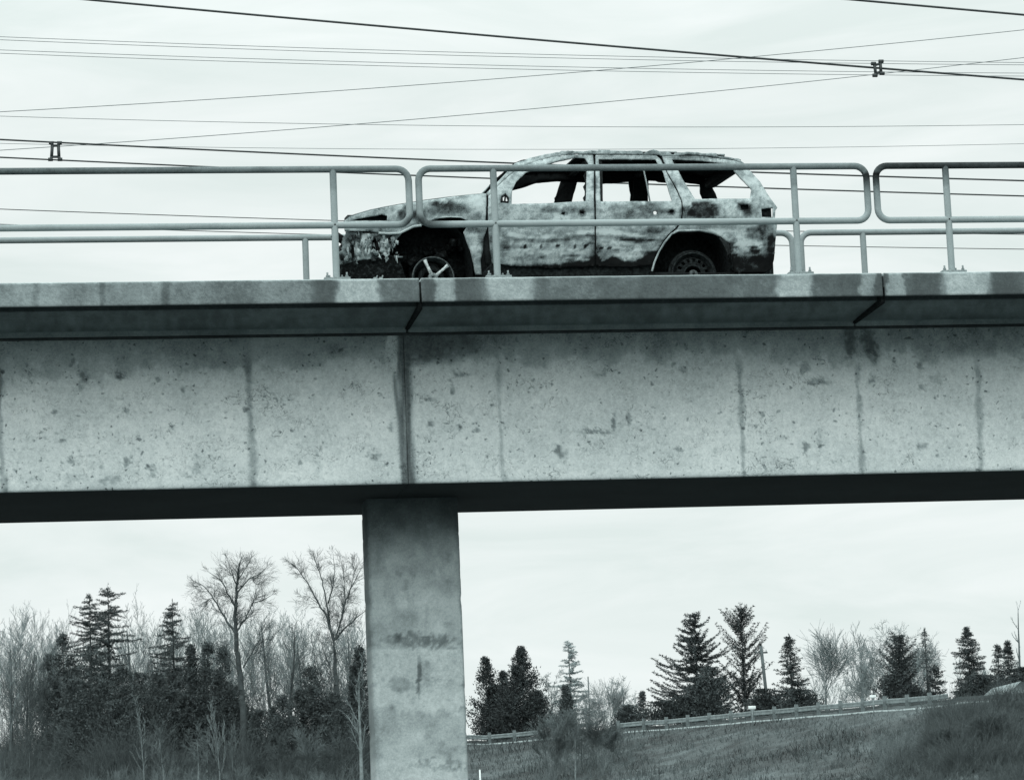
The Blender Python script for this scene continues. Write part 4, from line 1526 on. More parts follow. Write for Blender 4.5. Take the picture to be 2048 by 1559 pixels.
def bare_tree(px, ytop, ybase, wid, Yd, label, group='bare trees beyond the bridge', style='round', seed=1, mats=('bark', 'twig'), lev=4, name='bare_tree', rmin=.011, lean=0.0, cat='tree', rtrunk=None):
    top = at(px, ytop, Yd)
    X, Y = at(px, ybase, Yd)[0], Yd
    gz = float(ground_z(X, Y)) - 0.15
    h = top[2] - gz
    rng = np.random.default_rng(seed)
    o = dict(round=dict(wig=.12, up=.02, bare=.42, kids=(2.0, 1.4, 1.5, 1.5), spread=(30, 62), ratio=(.42, .66)),
             fork=dict(wig=.08, up=.05, bare=.18, kids=(2.0, 1.4, 1.4, 1.2), spread=(18, 42), ratio=(.42, .62)),
             vase=dict(wig=.07, up=.025, bare=.36, kids=(1.6, 1.3, 1.3, 1.3), spread=(16, 36), ratio=(.46, .70)),
             tall=dict(wig=.06, up=.12, bare=.25, kids=(1.8, 1.3, 1.3, 1), spread=(15, 40), ratio=(.25, .42)),
             shrub=dict(wig=.12, up=.08, bare=.05, kids=(2.4, 1.6, 1.4, 1), spread=(20, 60), ratio=(.4, .65)))[style]
    rt = rtrunk or h * 0.013 + .03
    want = wid / FL * Yd / h
    for _ in range(4 if style != 'shrub' else 0):
        r2 = np.random.default_rng(seed)
        ss = []
        grow(ss, NP([0, 0, 0.0]), NP([0, 0, 1.0]), .75, .02, 0, min(lev, 3), r2, o)
        q_ = NP([a_[1] for a_ in ss])
        nat = np.percentile(np.abs(q_[:, 0] - np.median(q_[:, 0])), 97) * 2 / q_[:, 2].max()
        f_ = min(1.35, max(.7, (want / nat) ** .8))
        hi_ = min(.85, o['ratio'][1] * f_)
        o['ratio'] = (min(o['ratio'][0] * f_, hi_ * .8), hi_)
    segs = []
    stems = 1 if style not in ('shrub',) else 5
    for s in range(stems):
        d = NP([lean, 0, 1.0]) if stems == 1 else NP([rng.normal() * .35, rng.normal() * .35, 1.0])
        d /= np.linalg.norm(d)
        grow(segs, NP([rng.normal() * .15 * (stems > 1), rng.normal() * .15 * (stems > 1), 0.0]), d, h * (.75 if stems == 1 else rng.uniform(.5, .8)), rt / math.sqrt(stems), 0, lev, rng, o)
    P0 = NP([s[0] for s in segs])
    P1 = NP([s[1] for s in segs])
    lv = NP([s[4] for s in segs])
    # fit to the measured height and spread
    zmax = P1[:, 2].max()
    kz = h / zmax
    wpx = np.percentile(np.abs(P1[:, 0] - np.median(P1[:, 0])), 97) * 2
    kx = min(1.5, max(.6, (wid / FL * Yd) / wpx))
    K = NP([kx, kx, kz])
    P0 *= K
    P1 *= K
    R0 = np.maximum([s[2] for s in segs], rmin)
    R1 = np.maximum([s[3] for s in segs], rmin * .8)
    root = empty(name, (X, Y, gz), label, cat, group)
    for nm, sel, mt, n in (('trunk', lv == 0, mats[0], 6), ('crown', lv > 0, mats[1], 3)):
        V, F = seg_np(P0[sel], P1[sel], R0[sel], R1[sel], n)
        mesh_np(nm, V, F, M[mt], root)
    return root


def leaf_tris(C, A, B):
    V = np.stack([C - A * .5 - B * .2, C + A * .5 - B * .2, C + B * .8], 1).reshape(-1, 3)
    return V, np.arange(len(V)).reshape(-1, 3)


def conifer(px, ytop, ybase, wid, Yd, label, group='conifers beyond the bridge', style='spruce', seed=1, mat='needle', dens=1.0, name='conifer_tree', start=.06, hn=None):
    top = at(px, ytop, Yd)
    X, Y = at(px, (ytop + ybase) / 2, Yd)[0], Yd
    gz = float(ground_z(X, Y)) - 0.1
    h = top[2] - gz
    w = wid / FL * Yd
    rng = np.random.default_rng(seed)
    C, A, B = [], [], []
    bp0, bp1, br0, br1 = [], [], [], []
    z = start * h
    ps = dict(spruce=(.30, 6, -.15, .35), upturn=(.46, 7, -.28, 1.0), sparse=(.36, 6, -.05, .25), open=(.44, 7, .35, .9), flat=(.45, 5, .0, .15))[style]
    gap, nb, slope0, curl = ps
    gap *= max(h / 9, .55)
    while z < h * .985:
        t = z / h
        env = (w / 2) * min(1.0, (1 - t) * dict(sparse=3.6, upturn=1.45).get(style, 1.6) + .05) ** .8 * (1 if t > .12 else .6 + t * 3)
        if style in ('open',):
            env = (w / 2) * (math.sin(math.pi * min(1, (t * .85 + .12))) ** .7) * .95 + .05
        if style == 'flat':
            env = (w / 2) * (1 - t) ** .55
        for k in range(nb):
            az = rng.uniform(0, 2 * math.pi)
            L = max(.12, env * rng.uniform(.5, 1.15))
            if style == 'sparse' and rng.random() < .12:
                L *= 1.25
            n = max(3, int(L / .14))
            sl_ = rng.normal() * .16
            prev = NP([0, 0, z])
            zj = z + rng.uniform(-.5, .5) * gap
            for i in range(1, n + 1):
                s = i / n
                rr = L * s
                zz = zj + rr * (slope0 + sl_) + curl * L * s * s * .5
                q = NP([rr * math.cos(az), rr * math.sin(az), zz])
                if i % 2 == 0 or i == n:
                    bp0.append(prev)
                    bp1.append(q)
                    br0.append(.018 * (1.2 - s) + .006)
                    br1.append(.012 * (1.2 - s) + .005)
                    prev = q
                m = max(1, int(8.5 * dens * (1.15 - .45 * s) * (1.5 if style in ('upturn', 'open') else 1) + rng.random()))
                for _ in range(m):
                    c = q + rng.normal(size=3) * NP([.08, .08, .055]) * (1.3 - .5 * s)
                    sz = rng.uniform(.07, .17) * (1.15 if style != 'sparse' else .95)
                    a = rng.normal(size=3)
                    a /= np.linalg.norm(a)
                    b = NP([math.cos(az), math.sin(az), -.25 + curl * .4]) + rng.normal(size=3) * .7
                    b /= np.linalg.norm(b)
                    C.append(c)
                    A.append(a * sz * .55)
                    B.append(b * sz * 1.1)
        z += gap * rng.uniform(.6, 1.4) * (0.75 if t > .8 else 1)
    # leader
    for i in range(14):
        C.append(NP([rng.normal() * .04, rng.normal() * .04, h * (1 - rng.random() * .06)]))
        A.append(rng.normal(size=3) * .05)
        B.append(NP([rng.normal() * .05, rng.normal() * .05, .2]))
    root = empty(name, (X, Y, gz), label, 'tree', group)
    V, F = tube_np(NP([(0, 0, 0), (0, 0, h * .5), (0, 0, h * .98)]), NP([h * .011 + .03, h * .006 + .02, .010]), 6)
    mesh_np('trunk', V, F, M['bark'], root)
    V1, F1 = leaf_tris(NP(C), NP(A), NP(B))
    V2, F2 = seg_np(bp0, bp1, br0, br1, 3)
    crown = mesh_np('crown', np.concatenate([V1, V2]), [F1, F2 + len(V1)], M[mat], root)
    return root


def cedar(px, ytop, ybase, wid, Yd, label, group='dense cedars beyond the bridge', seed=1, mat='needle', spires=4, name='cedar_tree', n=5200, shape=.55):
    """dense evergreen made of several ragged spires"""
    top = at(px, ytop, Yd)
    X, Y = at(px, (ytop + ybase) / 2, Yd)[0], Yd
    gz = float(ground_z(X, Y)) - 0.1
    h = top[2] - gz
    w = wid / FL * Yd
    rng = np.random.default_rng(seed)
    Cs, As, Bs = [], [], []
    w *= 1.2
    n = int(n * 1.9)
    per = 26
    for k in range(spires):
        if k == 0:
            ox, oy, hh, ww = 0, 0, h, w * .85
        else:
            a = rng.uniform(0, 6.28)
            rr = w * rng.uniform(.15, .38)
            ox, oy = rr * math.cos(a), rr * math.sin(a)
            hh, ww = h * rng.uniform(.5, .88), w * rng.uniform(.5, .75)
        m = int(n * (1.5 if k == 0 else 1.0) / spires / per) + 8
        t = rng.random(m) ** 1.0
        t[:6] = rng.uniform(.93, 1.0, 6)
        ang = rng.uniform(0, 2 * math.pi, m)
        lump = .7 + .6 * fbm(ang * 1.6 + k * 9, t * h * .8, seed + k)
        env = (ww / 2) * np.minimum(1, (1 - t) ** shape * 1.25 + .03) * lump * rng.uniform(.7, 1.2, m)
        rise = rng.uniform(.25, .9, m)
        u = np.linspace(.25, 1.0, per)[None, :]
        rad = env[:, None] * u
        jit = .10 + .10 * (1 - u)
        c = np.stack([ox + rad * np.cos(ang)[:, None], oy + rad * np.sin(ang)[:, None],
                      (t * hh)[:, None] * .97 + rad * rise[:, None] * .6], -1) + rng.normal(size=(m, per, 3)) * jit[..., None]
        c[..., 2] = np.minimum(c[..., 2], hh * 1.0)
        c = c.reshape(-1, 3)
        q = len(c)
        sz = rng.uniform(.08, .21, q)
        a_ = rng.normal(size=(q, 3))
        a_ /= np.linalg.norm(a_, axis=1, keepdims=True)
        aa = np.repeat(ang, per)
        b_ = np.stack([np.cos(aa) * .6, np.sin(aa) * .6, np.full(q, .6)], 1) + rng.normal(size=(q, 3)) * .5
        b_ /= np.linalg.norm(b_, axis=1, keepdims=True)
        Cs.append(c)
        As.append(a_ * sz[:, None] * .8)
        Bs.append(b_ * sz[:, None] * 1.15)
    root = empty(name, (X, Y, gz), label, 'tree', group)
    V, F = tube_np(NP([(0, 0, 0), (0, 0, h * .5), (0, 0, h * .93)]), NP([h * .018 + .04, .05, .02]), 6)
    mesh_np('trunk', V, F, M['bark'], root)
    V, F = leaf_tris(np.concatenate(Cs), np.concatenate(As), np.concatenate(Bs))
    mesh_np('crown', V, F, M[mat], root)
    return root


def traced_tree(limbs, radii, ybase, Yd, label, group, seed, tw=1.0, kids=26, reach=1.0):
    """a bare tree whose main limbs follow the ones seen, with grown branches and twigs"""
    X0 = at(limbs[0][0][0], ybase, Yd)[0]
    gz = float(ground_z(X0, Yd)) - .15
    base = NP([X0, Yd, gz])
    rng = np.random.default_rng(seed)
    o = dict(wig=.06, up=.02, bare=0, kids=(1.4, 1.2, 1.1, 1.0), spread=(18, 44), ratio=(.6, .95))
    tr, segs = [], []
    for li, (lm, r) in enumerate(zip(limbs, radii)):
        dy = 0 if li == 0 else rng.uniform(-1.6, 1.6)
        pts = densify(lm, 9, False) + [lm[-1]]
        n = len(pts)
        P = [at(x, y, Yd) + NP([0, dy * k / n, 0]) + rng.normal(size=3) * .03 * (k > 0) - base for k, (x, y) in enumerate(pts)]
        if li == 0:
            P = [NP([0, 0, 0.0])] + P
        R = [r * (1 - .78 * k / max(1, len(P) - 1)) for k in range(len(P))]
        dst = tr if li == 0 else segs
        for k in range(len(P) - 1):
            dst.append((P[k], P[k + 1], R[k], R[k + 1], 1))
        m0 = int(len(P) * (.55 if li == 0 else .15))
        cnt = int(kids * (len(P) - m0) / 14)
        for _ in range(cnt):
            k = rng.integers(m0, len(P) - 1)
            d = P[k + 1] - P[k]
            d /= np.linalg.norm(d)
            c = rot_about(d, math.radians(rng.uniform(22, 55)), rng)
            L = reach * rng.uniform(.5, 1.5) * (1.15 - .4 * k / len(P))
            grow(segs, P[k].copy(), c, L, max(.012, R[k] * rng.uniform(.22, .36)), 2, 5, rng, o)
        d = P[-1] - P[-2]
        grow(segs, P[-1].copy(), d / np.linalg.norm(d), .6 * reach, R[-1] * .8, 2, 5, rng, o)
    root = empty('bare_tree', tuple(base), label, 'tree', group)
    for nm, sg, mt, n in (('trunk', tr, 'bark', 7), ('crown', segs, 'twig', 3)):
        V, F = seg_np(NP([q[0] for q in sg]), NP([q[1] for q in sg]), np.maximum([q[2] for q in sg], .0065 * tw), np.maximum([q[3] for q in sg], .005 * tw), n)
        mesh_np(nm, V, F, M[mt], root)


# left woods, from the left edge to the pier
LT = 'trees of the wood left of the pier'
bare_tree(20, 1238, 1500, 70, 250, 'pale bare tree at the very left edge of the wood', LT, 'tall', 11, ('bark_mid', 'twig_pale'))
bare_tree(52, 1246, 1500, 80, 246, 'slim grey bare tree, second from the left edge of the wood', LT, 'tall', 12, ('bark', 'twig'))
bare_tree(92, 1262, 1500, 80, 254, 'pale bare tree just left of the first dark conifers', LT, 'tall', 13, ('bark_mid', 'twig_pale'))
cedar(128, 1262, 1500, 80, 250, 'low dark pointed conifer left of the two tall ragged conifers', LT, 21, mat='needle_mid', spires=3)
conifer(182, 1184, 1500, 105, 249, 'tall ragged conifer, left one of the tallest pair in the wood', LT, 'sparse', 22, dens=2.3)
conifer(219, 1167, 1500, 118, 252, 'tallest thin conifer of the left wood with layered branches', LT, 'sparse', 23, mat='needle_mid', dens=2.3)
cedar(180, 1290, 1510, 130, 243, 'broad dark evergreen below the two tall ragged conifers', LT, 24, mat='needle_mid', spires=5, n=8000)
cedar(245, 1330, 1510, 110, 242, 'dark evergreen at the foot of the tallest conifer, right side', LT, 25, mat='needle_mid', spires=4, n=6500)
bare_tree(272, 1208, 1500, 70, 258, 'pale bare tree right of the tallest conifer', LT, 'tall', 14, ('bark_mid', 'twig_pale'))
bare_tree(312, 1255, 1500, 70, 260, 'pale bare tree between the tallest conifer and the lone thin one', LT, 'round', 15, ('bark_mid', 'twig_pale'), lev=4)
conifer(348, 1199, 1500, 82, 252, 'lone thin conifer with sparse tufts midway in the left wood', LT, 'sparse', 26, mat='needle_mid', dens=2.3)
cedar(318, 1345, 1510, 90, 244, 'low dark evergreen under the lone thin conifer', LT, 27, mat='needle_mid', spires=4, n=5500)
cedar(383, 1287, 1505, 60, 246, 'dark columnar cedar, left of the dark group before the big bare tree', LT, 28, mat='needle_mid', spires=3, n=5500)
cedar(417, 1281, 1505, 66, 245, 'dark columnar cedar, tallest of the dark group before the big bare tree', LT, 29, mat='needle_mid', spires=3, n=6000)
cedar(447, 1290, 1505, 62, 244, 'dark columnar cedar touching the big bare tree trunk', LT, 30, mat='needle_mid', spires=3, n=6000)
bare_tree(405, 1215, 1500, 60, 262, 'pale bare tree rising behind the dark cedar group', LT, 'tall', 16, ('bark_mid', 'twig_pale'))
traced_tree([[(487, 1418), (478, 1330), (472, 1264), (471, 1215), (474, 1170), (480, 1122)],
             [(470, 1264), (445, 1226), (425, 1190), (405, 1168), (390, 1160)],
             [(473, 1262), (495, 1228), (507, 1205), (530, 1196), (543, 1190)],
             [(471, 1215), (455, 1185), (440, 1160), (418, 1146)],
             [(474, 1185), (488, 1166), (500, 1155), (520, 1146), (530, 1136)],
             [(474, 1172), (462, 1145), (455, 1124)],
             [(477, 1158), (492, 1136), (501, 1120)],
             [(505, 1212), (510, 1180), (514, 1160)],
             [(427, 1194), (410, 1204), (396, 1212)],
             [(486, 1335), (504, 1302), (520, 1277), (533, 1256)],
             [(480, 1345), (462, 1318), (452, 1290)]],
            [.27, .11, .10, .09, .08, .06, .05, .05, .04, .07, .05], 1500, 240, 'big bare tree with a round crown and a knot in its trunk', LT, 3, kids=30, reach=.58)
bare_tree(545, 1215, 1500, 80, 262, 'pale bare tree right of the big round bare tree', LT, 'fork', 17, ('bark_mid', 'twig_pale'))
bare_tree(568, 1240, 1500, 60, 256, 'grey leaning bare tree in the gap between the two big bare trees', LT, 'fork', 18, ('bark', 'twig'), lean=.12)
bare_tree(605, 1235, 1500, 80, 260, 'pale bare tree left of the low rounded cedar', LT, 'fork', 19, ('bark_mid', 'twig_pale'))
traced_tree([[(674, 1390), (670, 1320), (668, 1278)],
             [(667, 1280), (656, 1240), (636, 1206), (615, 1168), (596, 1142), (582, 1128)],
             [(668, 1280), (659, 1240), (655, 1205), (648, 1170), (640, 1140), (630, 1112)],
             [(656, 1206), (664, 1178), (668, 1145), (664, 1110)],
             [(670, 1280), (683, 1240), (695, 1197), (710, 1165), (722, 1140)],
             [(671, 1278), (690, 1256), (712, 1236), (734, 1218)],
             [(684, 1238), (690, 1202), (688, 1168), (680, 1120)],
             [(636, 1206), (620, 1196), (604, 1190)],
             [(696, 1196), (704, 1160), (706, 1125)],
             [(660, 1330), (645, 1300), (641, 1278)]],
            [.25, .11, .11, .07, .10, .09, .07, .04, .05, .05], 1500, 241, 'big bare forked tree fanning out beside the pier', LT, 5, kids=22, reach=.55)
bare_tree(705, 1215, 1500, 70, 262, 'pale bare tree tucked behind the pier edge', LT, 'fork', 20, ('bark_mid', 'twig_pale'))
cedar(566, 1390, 1510, 80, 240, 'small dark juniper between the two big bare trees', LT, 31, mat='needle_mid', spires=4, n=5000)
cedar(520, 1420, 1510, 90, 242, 'low dark juniper right of the big bare trunk', LT, 32, mat='needle_mid', spires=4, n=5000)
cedar(624, 1330, 1510, 80, 243, 'dark rounded cedar below the forked bare tree', LT, 33, mat='needle_mid', spires=4, n=7000, shape=.4)
cedar(670, 1385, 1510, 90, 241, 'dark low cedar at the foot of the forked bare tree', LT, 34, mat='needle_mid', spires=4, n=6500)
cedar(722, 1288, 1505, 52, 247, 'narrow dark cedar against the left side of the pier', LT, 35, mat='needle_mid', spires=3, n=5500)
bare_tree(722, 1300, 1510, 50, 232, 'white-barked forked sapling in front of the cedar by the pier', LT, 'fork', 36, ('bark_pale', 'twig_pale'), lev=3)
bare_tree(440, 1390, 1530, 40, 226, 'pale thin sapling in front of the dark cedar group', LT, 'tall', 37, ('bark_pale', 'twig_pale'), lev=3, rtrunk=.035)
bare_tree(288, 1380, 1545, 40, 224, 'pale thin sapling rising before the dark evergreens at left', LT, 'tall', 38, ('bark_pale', 'twig_pale'), lev=2, rtrunk=.03)

for i_, (x_, yt_, w_, lb_) in enumerate(((150, 1335, 110, 'low grey-green evergreen behind the leftmost dark conifer'), (205, 1350, 130, 'wide grey-green evergreen filling the gap under the tallest pair'),
                                        (285, 1345, 110, 'grey-green evergreen low between the tallest pair and the lone thin conifer'), (350, 1335, 110, 'grey-green evergreen at the foot of the lone thin conifer'),
                                        (410, 1335, 120, 'grey-green evergreen filling under the dark columnar cedars'), (460, 1370, 100, 'grey-green evergreen behind the big bare trunk'),
                                        (645, 1400, 110, 'grey-green evergreen low behind the forked bare tree'), (700, 1395, 90, 'grey-green evergreen low against the pier'))):
    cedar(x_, yt_, 1510, w_, 256, lb_, LT, 140 + i_, mat='needle_mid', spires=4, n=6500, shape=.4)


# right of the pier
RT = 'trees right of the pier along the road'
cedar(974, 1312, 1480, 92, 262, 'dark ragged cedar right beside the pier', RT, 41, spires=4, n=8000, shape=.85)
cedar(1008, 1340, 1480, 60, 264, 'dark cedar in the dip between two taller ones', RT, 42, spires=3, n=5000, shape=.85)
cedar(1046, 1291, 1476, 128, 260, 'large dark ragged cedar, second clump right of the pier', RT, 43, spires=4, n=13000, shape=.9)
conifer(1140, 1280, 1440, 120, 285, 'pale thin conifer standing behind, right of the dark cedars', RT, 'flat', 44, mat='needle_pale', dens=2.3)
bare_tree(1105, 1330, 1450, 70, 285, 'pale bushy bare tree left of the pale conifer', RT, 'round', 45, ('bark_pale', 'twig_pale'))
cedar(1132, 1371, 1450, 34, 250, 'small dark pointed conifer in front of the pale one', RT, 46, mat='needle_mid', spires=2, n=2200)
bare_tree(1180, 1375, 1450, 70, 280, 'pale bushy bare tree by the short pole', RT, 'round', 47, ('bark_pale', 'twig_pale'))
bare_tree(1222, 1345, 1445, 66, 285, 'pale spreading bare tree midway along the guardrail', RT, 'vase', 48, ('bark_pale', 'twig_pale'))
bare_tree(1250, 1348, 1445, 60, 290, 'pale spreading bare tree left of the small dark conifer', RT, 'round', 49, ('bark_pale', 'twig_pale'))
conifer(1286, 1381, 1440, 38, 250, 'smallest dark conifer left of the big spruce', RT, 'spruce', 50, mat='needle_mid')
cedar(1255, 1410, 1445, 60, 252, 'low dark hedge bush by the guardrail left of the small conifer', RT, 51, mat='needle_mid', spires=4, n=2500)
conifer(1393, 1224, 1436, 205, 246, 'largest dark spruce with long upturned branches', RT, 'upturn', 352, dens=1.5)
cedar(1425, 1335, 1432, 96, 243, 'dark rounded evergreen between the two big spruces', RT, 53, spires=5, n=7000, shape=.4)
cedar(1365, 1395, 1438, 100, 243, 'low dark evergreen under the left arms of the largest spruce', RT, 54, spires=5, n=5000, shape=.4)
conifer(1486, 1217, 1425, 112, 248, 'open spruce with steep rising arms, right of the largest one', RT, 'open', 55, mat='needle', dens=1.0)
cedar(1530, 1378, 1418, 70, 240, 'low dark evergreen right of the open spruce', RT, 56, spires=4, n=4500, shape=.35)
conifer(1582, 1268, 1412, 78, 238, 'medium dark conifer right of the bare utility pole', RT, 'spruce', 57, dens=1.2)
cedar(1600, 1380, 1412, 90, 236, 'low dark hedge under the medium conifer', RT, 58, spires=5, n=5000, shape=.35)
bare_tree(1650, 1233, 1408, 96, 232, 'vase-shaped bare tree with upright twigs, right of the medium conifer', RT, 'vase', 59, ('bark_mid', 'twig_pale'), rmin=.012)
bare_tree(1722, 1240, 1405, 60, 262, 'pale upright bare tree behind the vase-shaped one', RT, 'tall', 60, ('bark_pale', 'twig_pale'))
bare_tree(1745, 1300, 1405, 110, 256, 'pale broad bare tree low behind the guardrail', RT, 'round', 61, ('bark_pale', 'twig_pale'))
bare_tree(1800, 1238, 1400, 120, 258, 'large pale round-crowned bare tree behind the dark ragged conifer', RT, 'round', 62, ('bark_mid', 'twig_pale'))
bare_tree(1862, 1262, 1395, 90, 254, 'pale round-crowned bare tree behind the dead spire', RT, 'round', 63, ('bark_mid', 'twig_pale'))
conifer(1800, 1272, 1400, 84, 222, 'dark ragged conifer left of the dead spire', RT, 'open', 64, dens=1.1)
cedar(1790, 1350, 1400, 96, 221, 'low spreading dark evergreen below the ragged conifer', RT, 65, spires=4, n=5000, shape=.5)
conifer(1853, 1256, 1398, 30, 220, 'dead dark spire of a conifer with few branches', RT, 'sparse', 66, dens=.35)
conifer(1870, 1330, 1398, 90, 219, 'low wide dark conifer right of the dead spire', RT, 'flat', 67, dens=1.0)
conifer(1938, 1256, 1395, 62, 222, 'narrow conifer standing alone right of the dead spire', RT, 'sparse', 68, mat='needle', dens=2.3)
bare_tree(2033, 1200, 1390, 30, 240, 'tall slim bare tree at the right edge', RT, 'tall', 69, ('bark_mid', 'twig_pale'))
conifer(1998, 1290, 1390, 60, 218, 'dark conifer left of the house roof', RT, 'flat', 70, dens=1.1)
conifer(2018, 1281, 1390, 50, 221, 'dark conifer rising just above the house roof', RT, 'spruce', 71, dens=1.1)
cedar(1965, 1352, 1395, 110, 214, 'low dark evergreen mass left of the house', RT, 72, spires=5, n=7000, shape=.35)
cedar(2046, 1335, 1395, 70, 226, 'dark evergreen behind the house at the right edge', RT, 73, spires=4, n=4500, shape=.4)


# far thicket of bare trees that reads as one mass
def thicket(name, x0, x1, ytop, Yd, n, seed, mat, label, hv=.25):
    rng = np.random.default_rng(seed)
    P0, P1, R0, R1 = [], [], [], []
    for i in range(n):
        px = rng.uniform(x0, x1)
        Y = Yd + rng.uniform(-8, 14)
        yt = np.interp(px, *ytop) + rng.uniform(-8, 40)
        top = at(px, yt, Y)
        X = at(px, 1450, Y)[0]
        gz = float(ground_z(X, Y))
        h = max(1.0, top[2] - gz)
        segs = []
        o = dict(wig=.08, up=.10, bare=.15, kids=(1.6, 1.4, 1.2), spread=(15, 50), ratio=(.22, .42))
        grow(segs, NP([X, Y, gz - .1]), NP([rng.normal() * .06, 0, 1.0]), h, .028, 0, 3, rng, o)
        for s in segs:
            P0.append(s[0])
            P1.append(s[1])
            R0.append(max(s[2], .010))
            R1.append(max(s[3], .008))
    V, F = seg_np(P0, P1, R0, R1, 3)
    tag(mesh_np(name, V, F, M[mat]), label, 'woodland', kind='stuff')


thicket('woodland', -40, 745, ([0, 100, 200, 300, 400, 500, 600, 745], [1270, 1285, 1290, 1270, 1265, 1275, 1270, 1280]), 264, 160, 81, 'twig_pale', 'tangle of bare branches filling the wood left of the pier')
thicket('woodland', -40, 745, ([0, 100, 200, 300, 400, 500, 600, 745], [1340, 1345, 1330, 1330, 1320, 1300, 1310, 1320]), 257, 90, 84, 'twig', 'tangle of darker bare undergrowth low in the wood left of the pier')
thicket('woodland', 1075, 1330, ([1075, 1150, 1330], [1390, 1400, 1415]), 270, 26, 82, 'twig_pale', 'tangle of pale bare branches beyond the guardrail')
thicket('woodland', 1610, 2080, ([1610, 1700, 1900, 2080], [1350, 1330, 1330, 1330]), 250, 40, 83, 'twig_pale', 'tangle of pale bare branches at the right behind the conifers')


# rough brush and grass on the slope
def brush(name, regions, seed, mat, label, cat='undergrowth', rad=(.008, .018), leaf=0):
    rng = np.random.default_rng(seed)
    P0, P1, R0, R1 = [], [], [], []
    for (x0, x1, Y0, Y1, n, h0, h1) in regions:
        px = rng.uniform(x0, x1, n)
        Y = rng.uniform(Y0, Y1, n)
        base = NP([at(a, 1500, b) for a, b in zip(px, Y)])
        gz = ground_z(base[:, 0], base[:, 1])
        for i in range(n):
            b = NP([base[i, 0], base[i, 1], gz[i] - .05])
            H = rng.uniform(h0, h1) * (.25 + 1.5 * float(vnoise(b[0] * .5, b[1] * .25, 7)) ** 1.4)
            for s in range(4):
                d = NP([rng.normal() * .35, rng.normal() * .35, 1.0])
                q = b + d * H * rng.uniform(.4, .7)
                P0.append(b)
                P1.append(q)
                r = rng.uniform(*rad)
                R0.append(r)
                R1.append(r * .7)
                for u in range(4):
                    st = b + (q - b) * rng.uniform(.4, 1)
                    e = st + (d + rng.normal(size=3) * .55) * H * rng.uniform(.15, .4)
                    P0.append(st)
                    P1.append(e)
                    R0.append(r * .6)
                    R1.append(r * .35)
    V, F = seg_np(P0, P1, R0, R1, 3)
    tag(mesh_np(name, V, F, M[mat]), label, cat, kind='stuff')


brush('brush', [(-40, 760, 205, 250, 2300, .5, 1.5), (1750, 2100, 172, 196, 1000, .4, 1.5), (1600, 1900, 176, 200, 260, .3, .8)], 91, 'brush',
      'dark twiggy brush covering the slope at the left and right')
brush('brush', [(-60, 755, 236, 258, 2600, 1.5, 4.0), (1860, 2140, 172, 198, 2100, .8, 2.1), (1780, 2140, 158, 180, 1100, .4, 1.3), (1640, 1800, 165, 185, 240, .2, .7), (935, 1300, 258, 262, 200, .5, 1.2)], 94, 'twig',
      'dense dark brush at the foot of the wood and in the bottom right corner')
brush('brush', [(940, 1900, 196, 240, 1100, .2, .7), (1060, 1290, 214, 232, 160, .6, 1.8)], 92, 'brush', 'grey brush on the bank below the guardrail')


def grass_tufts():
    rng = np.random.default_rng(93)
    n = 75000
    px = rng.uniform(-60, 2110, n)
    Y = rng.uniform(150, 262, n)
    base = NP([at(a, 1500, b) for a, b in zip(px, Y)])
    gz = ground_z(base[:, 0], base[:, 1])
    ridge_Y = np.interp(px, _tab_px, _rY)
    k = Y < ridge_Y - 2
    base, gz, Y = base[k], gz[k], Y[k]
    n = len(Y)
    C = np.stack([base[:, 0], base[:, 1], gz], 1)
    h = rng.uniform(.06, .30, n) * (.35 + 1.5 * fbm(C[:, 0] * .3, C[:, 1] * .12, 15) ** 1.5 * 1.6)
    ang = rng.uniform(0, 6.28, n)
    A = np.stack([np.cos(ang), np.sin(ang), np.zeros(n)], 1) * (h * .22)[:, None]
    B = np.stack([rng.normal(size=n) * .3, rng.normal(size=n) * .3, np.ones(n)], 1) * h[:, None]
    V = np.stack([C - A * .5, C + A * .5, C + B + A * .3, C + B * .95 - A * .2], 1).reshape(-1, 3)
    F = np.arange(len(V)).reshape(-1, 4)
    tag(mesh_np('grass', V, F, M['drygrass']), 'dry winter grass on the bank', 'grass', kind='stuff')


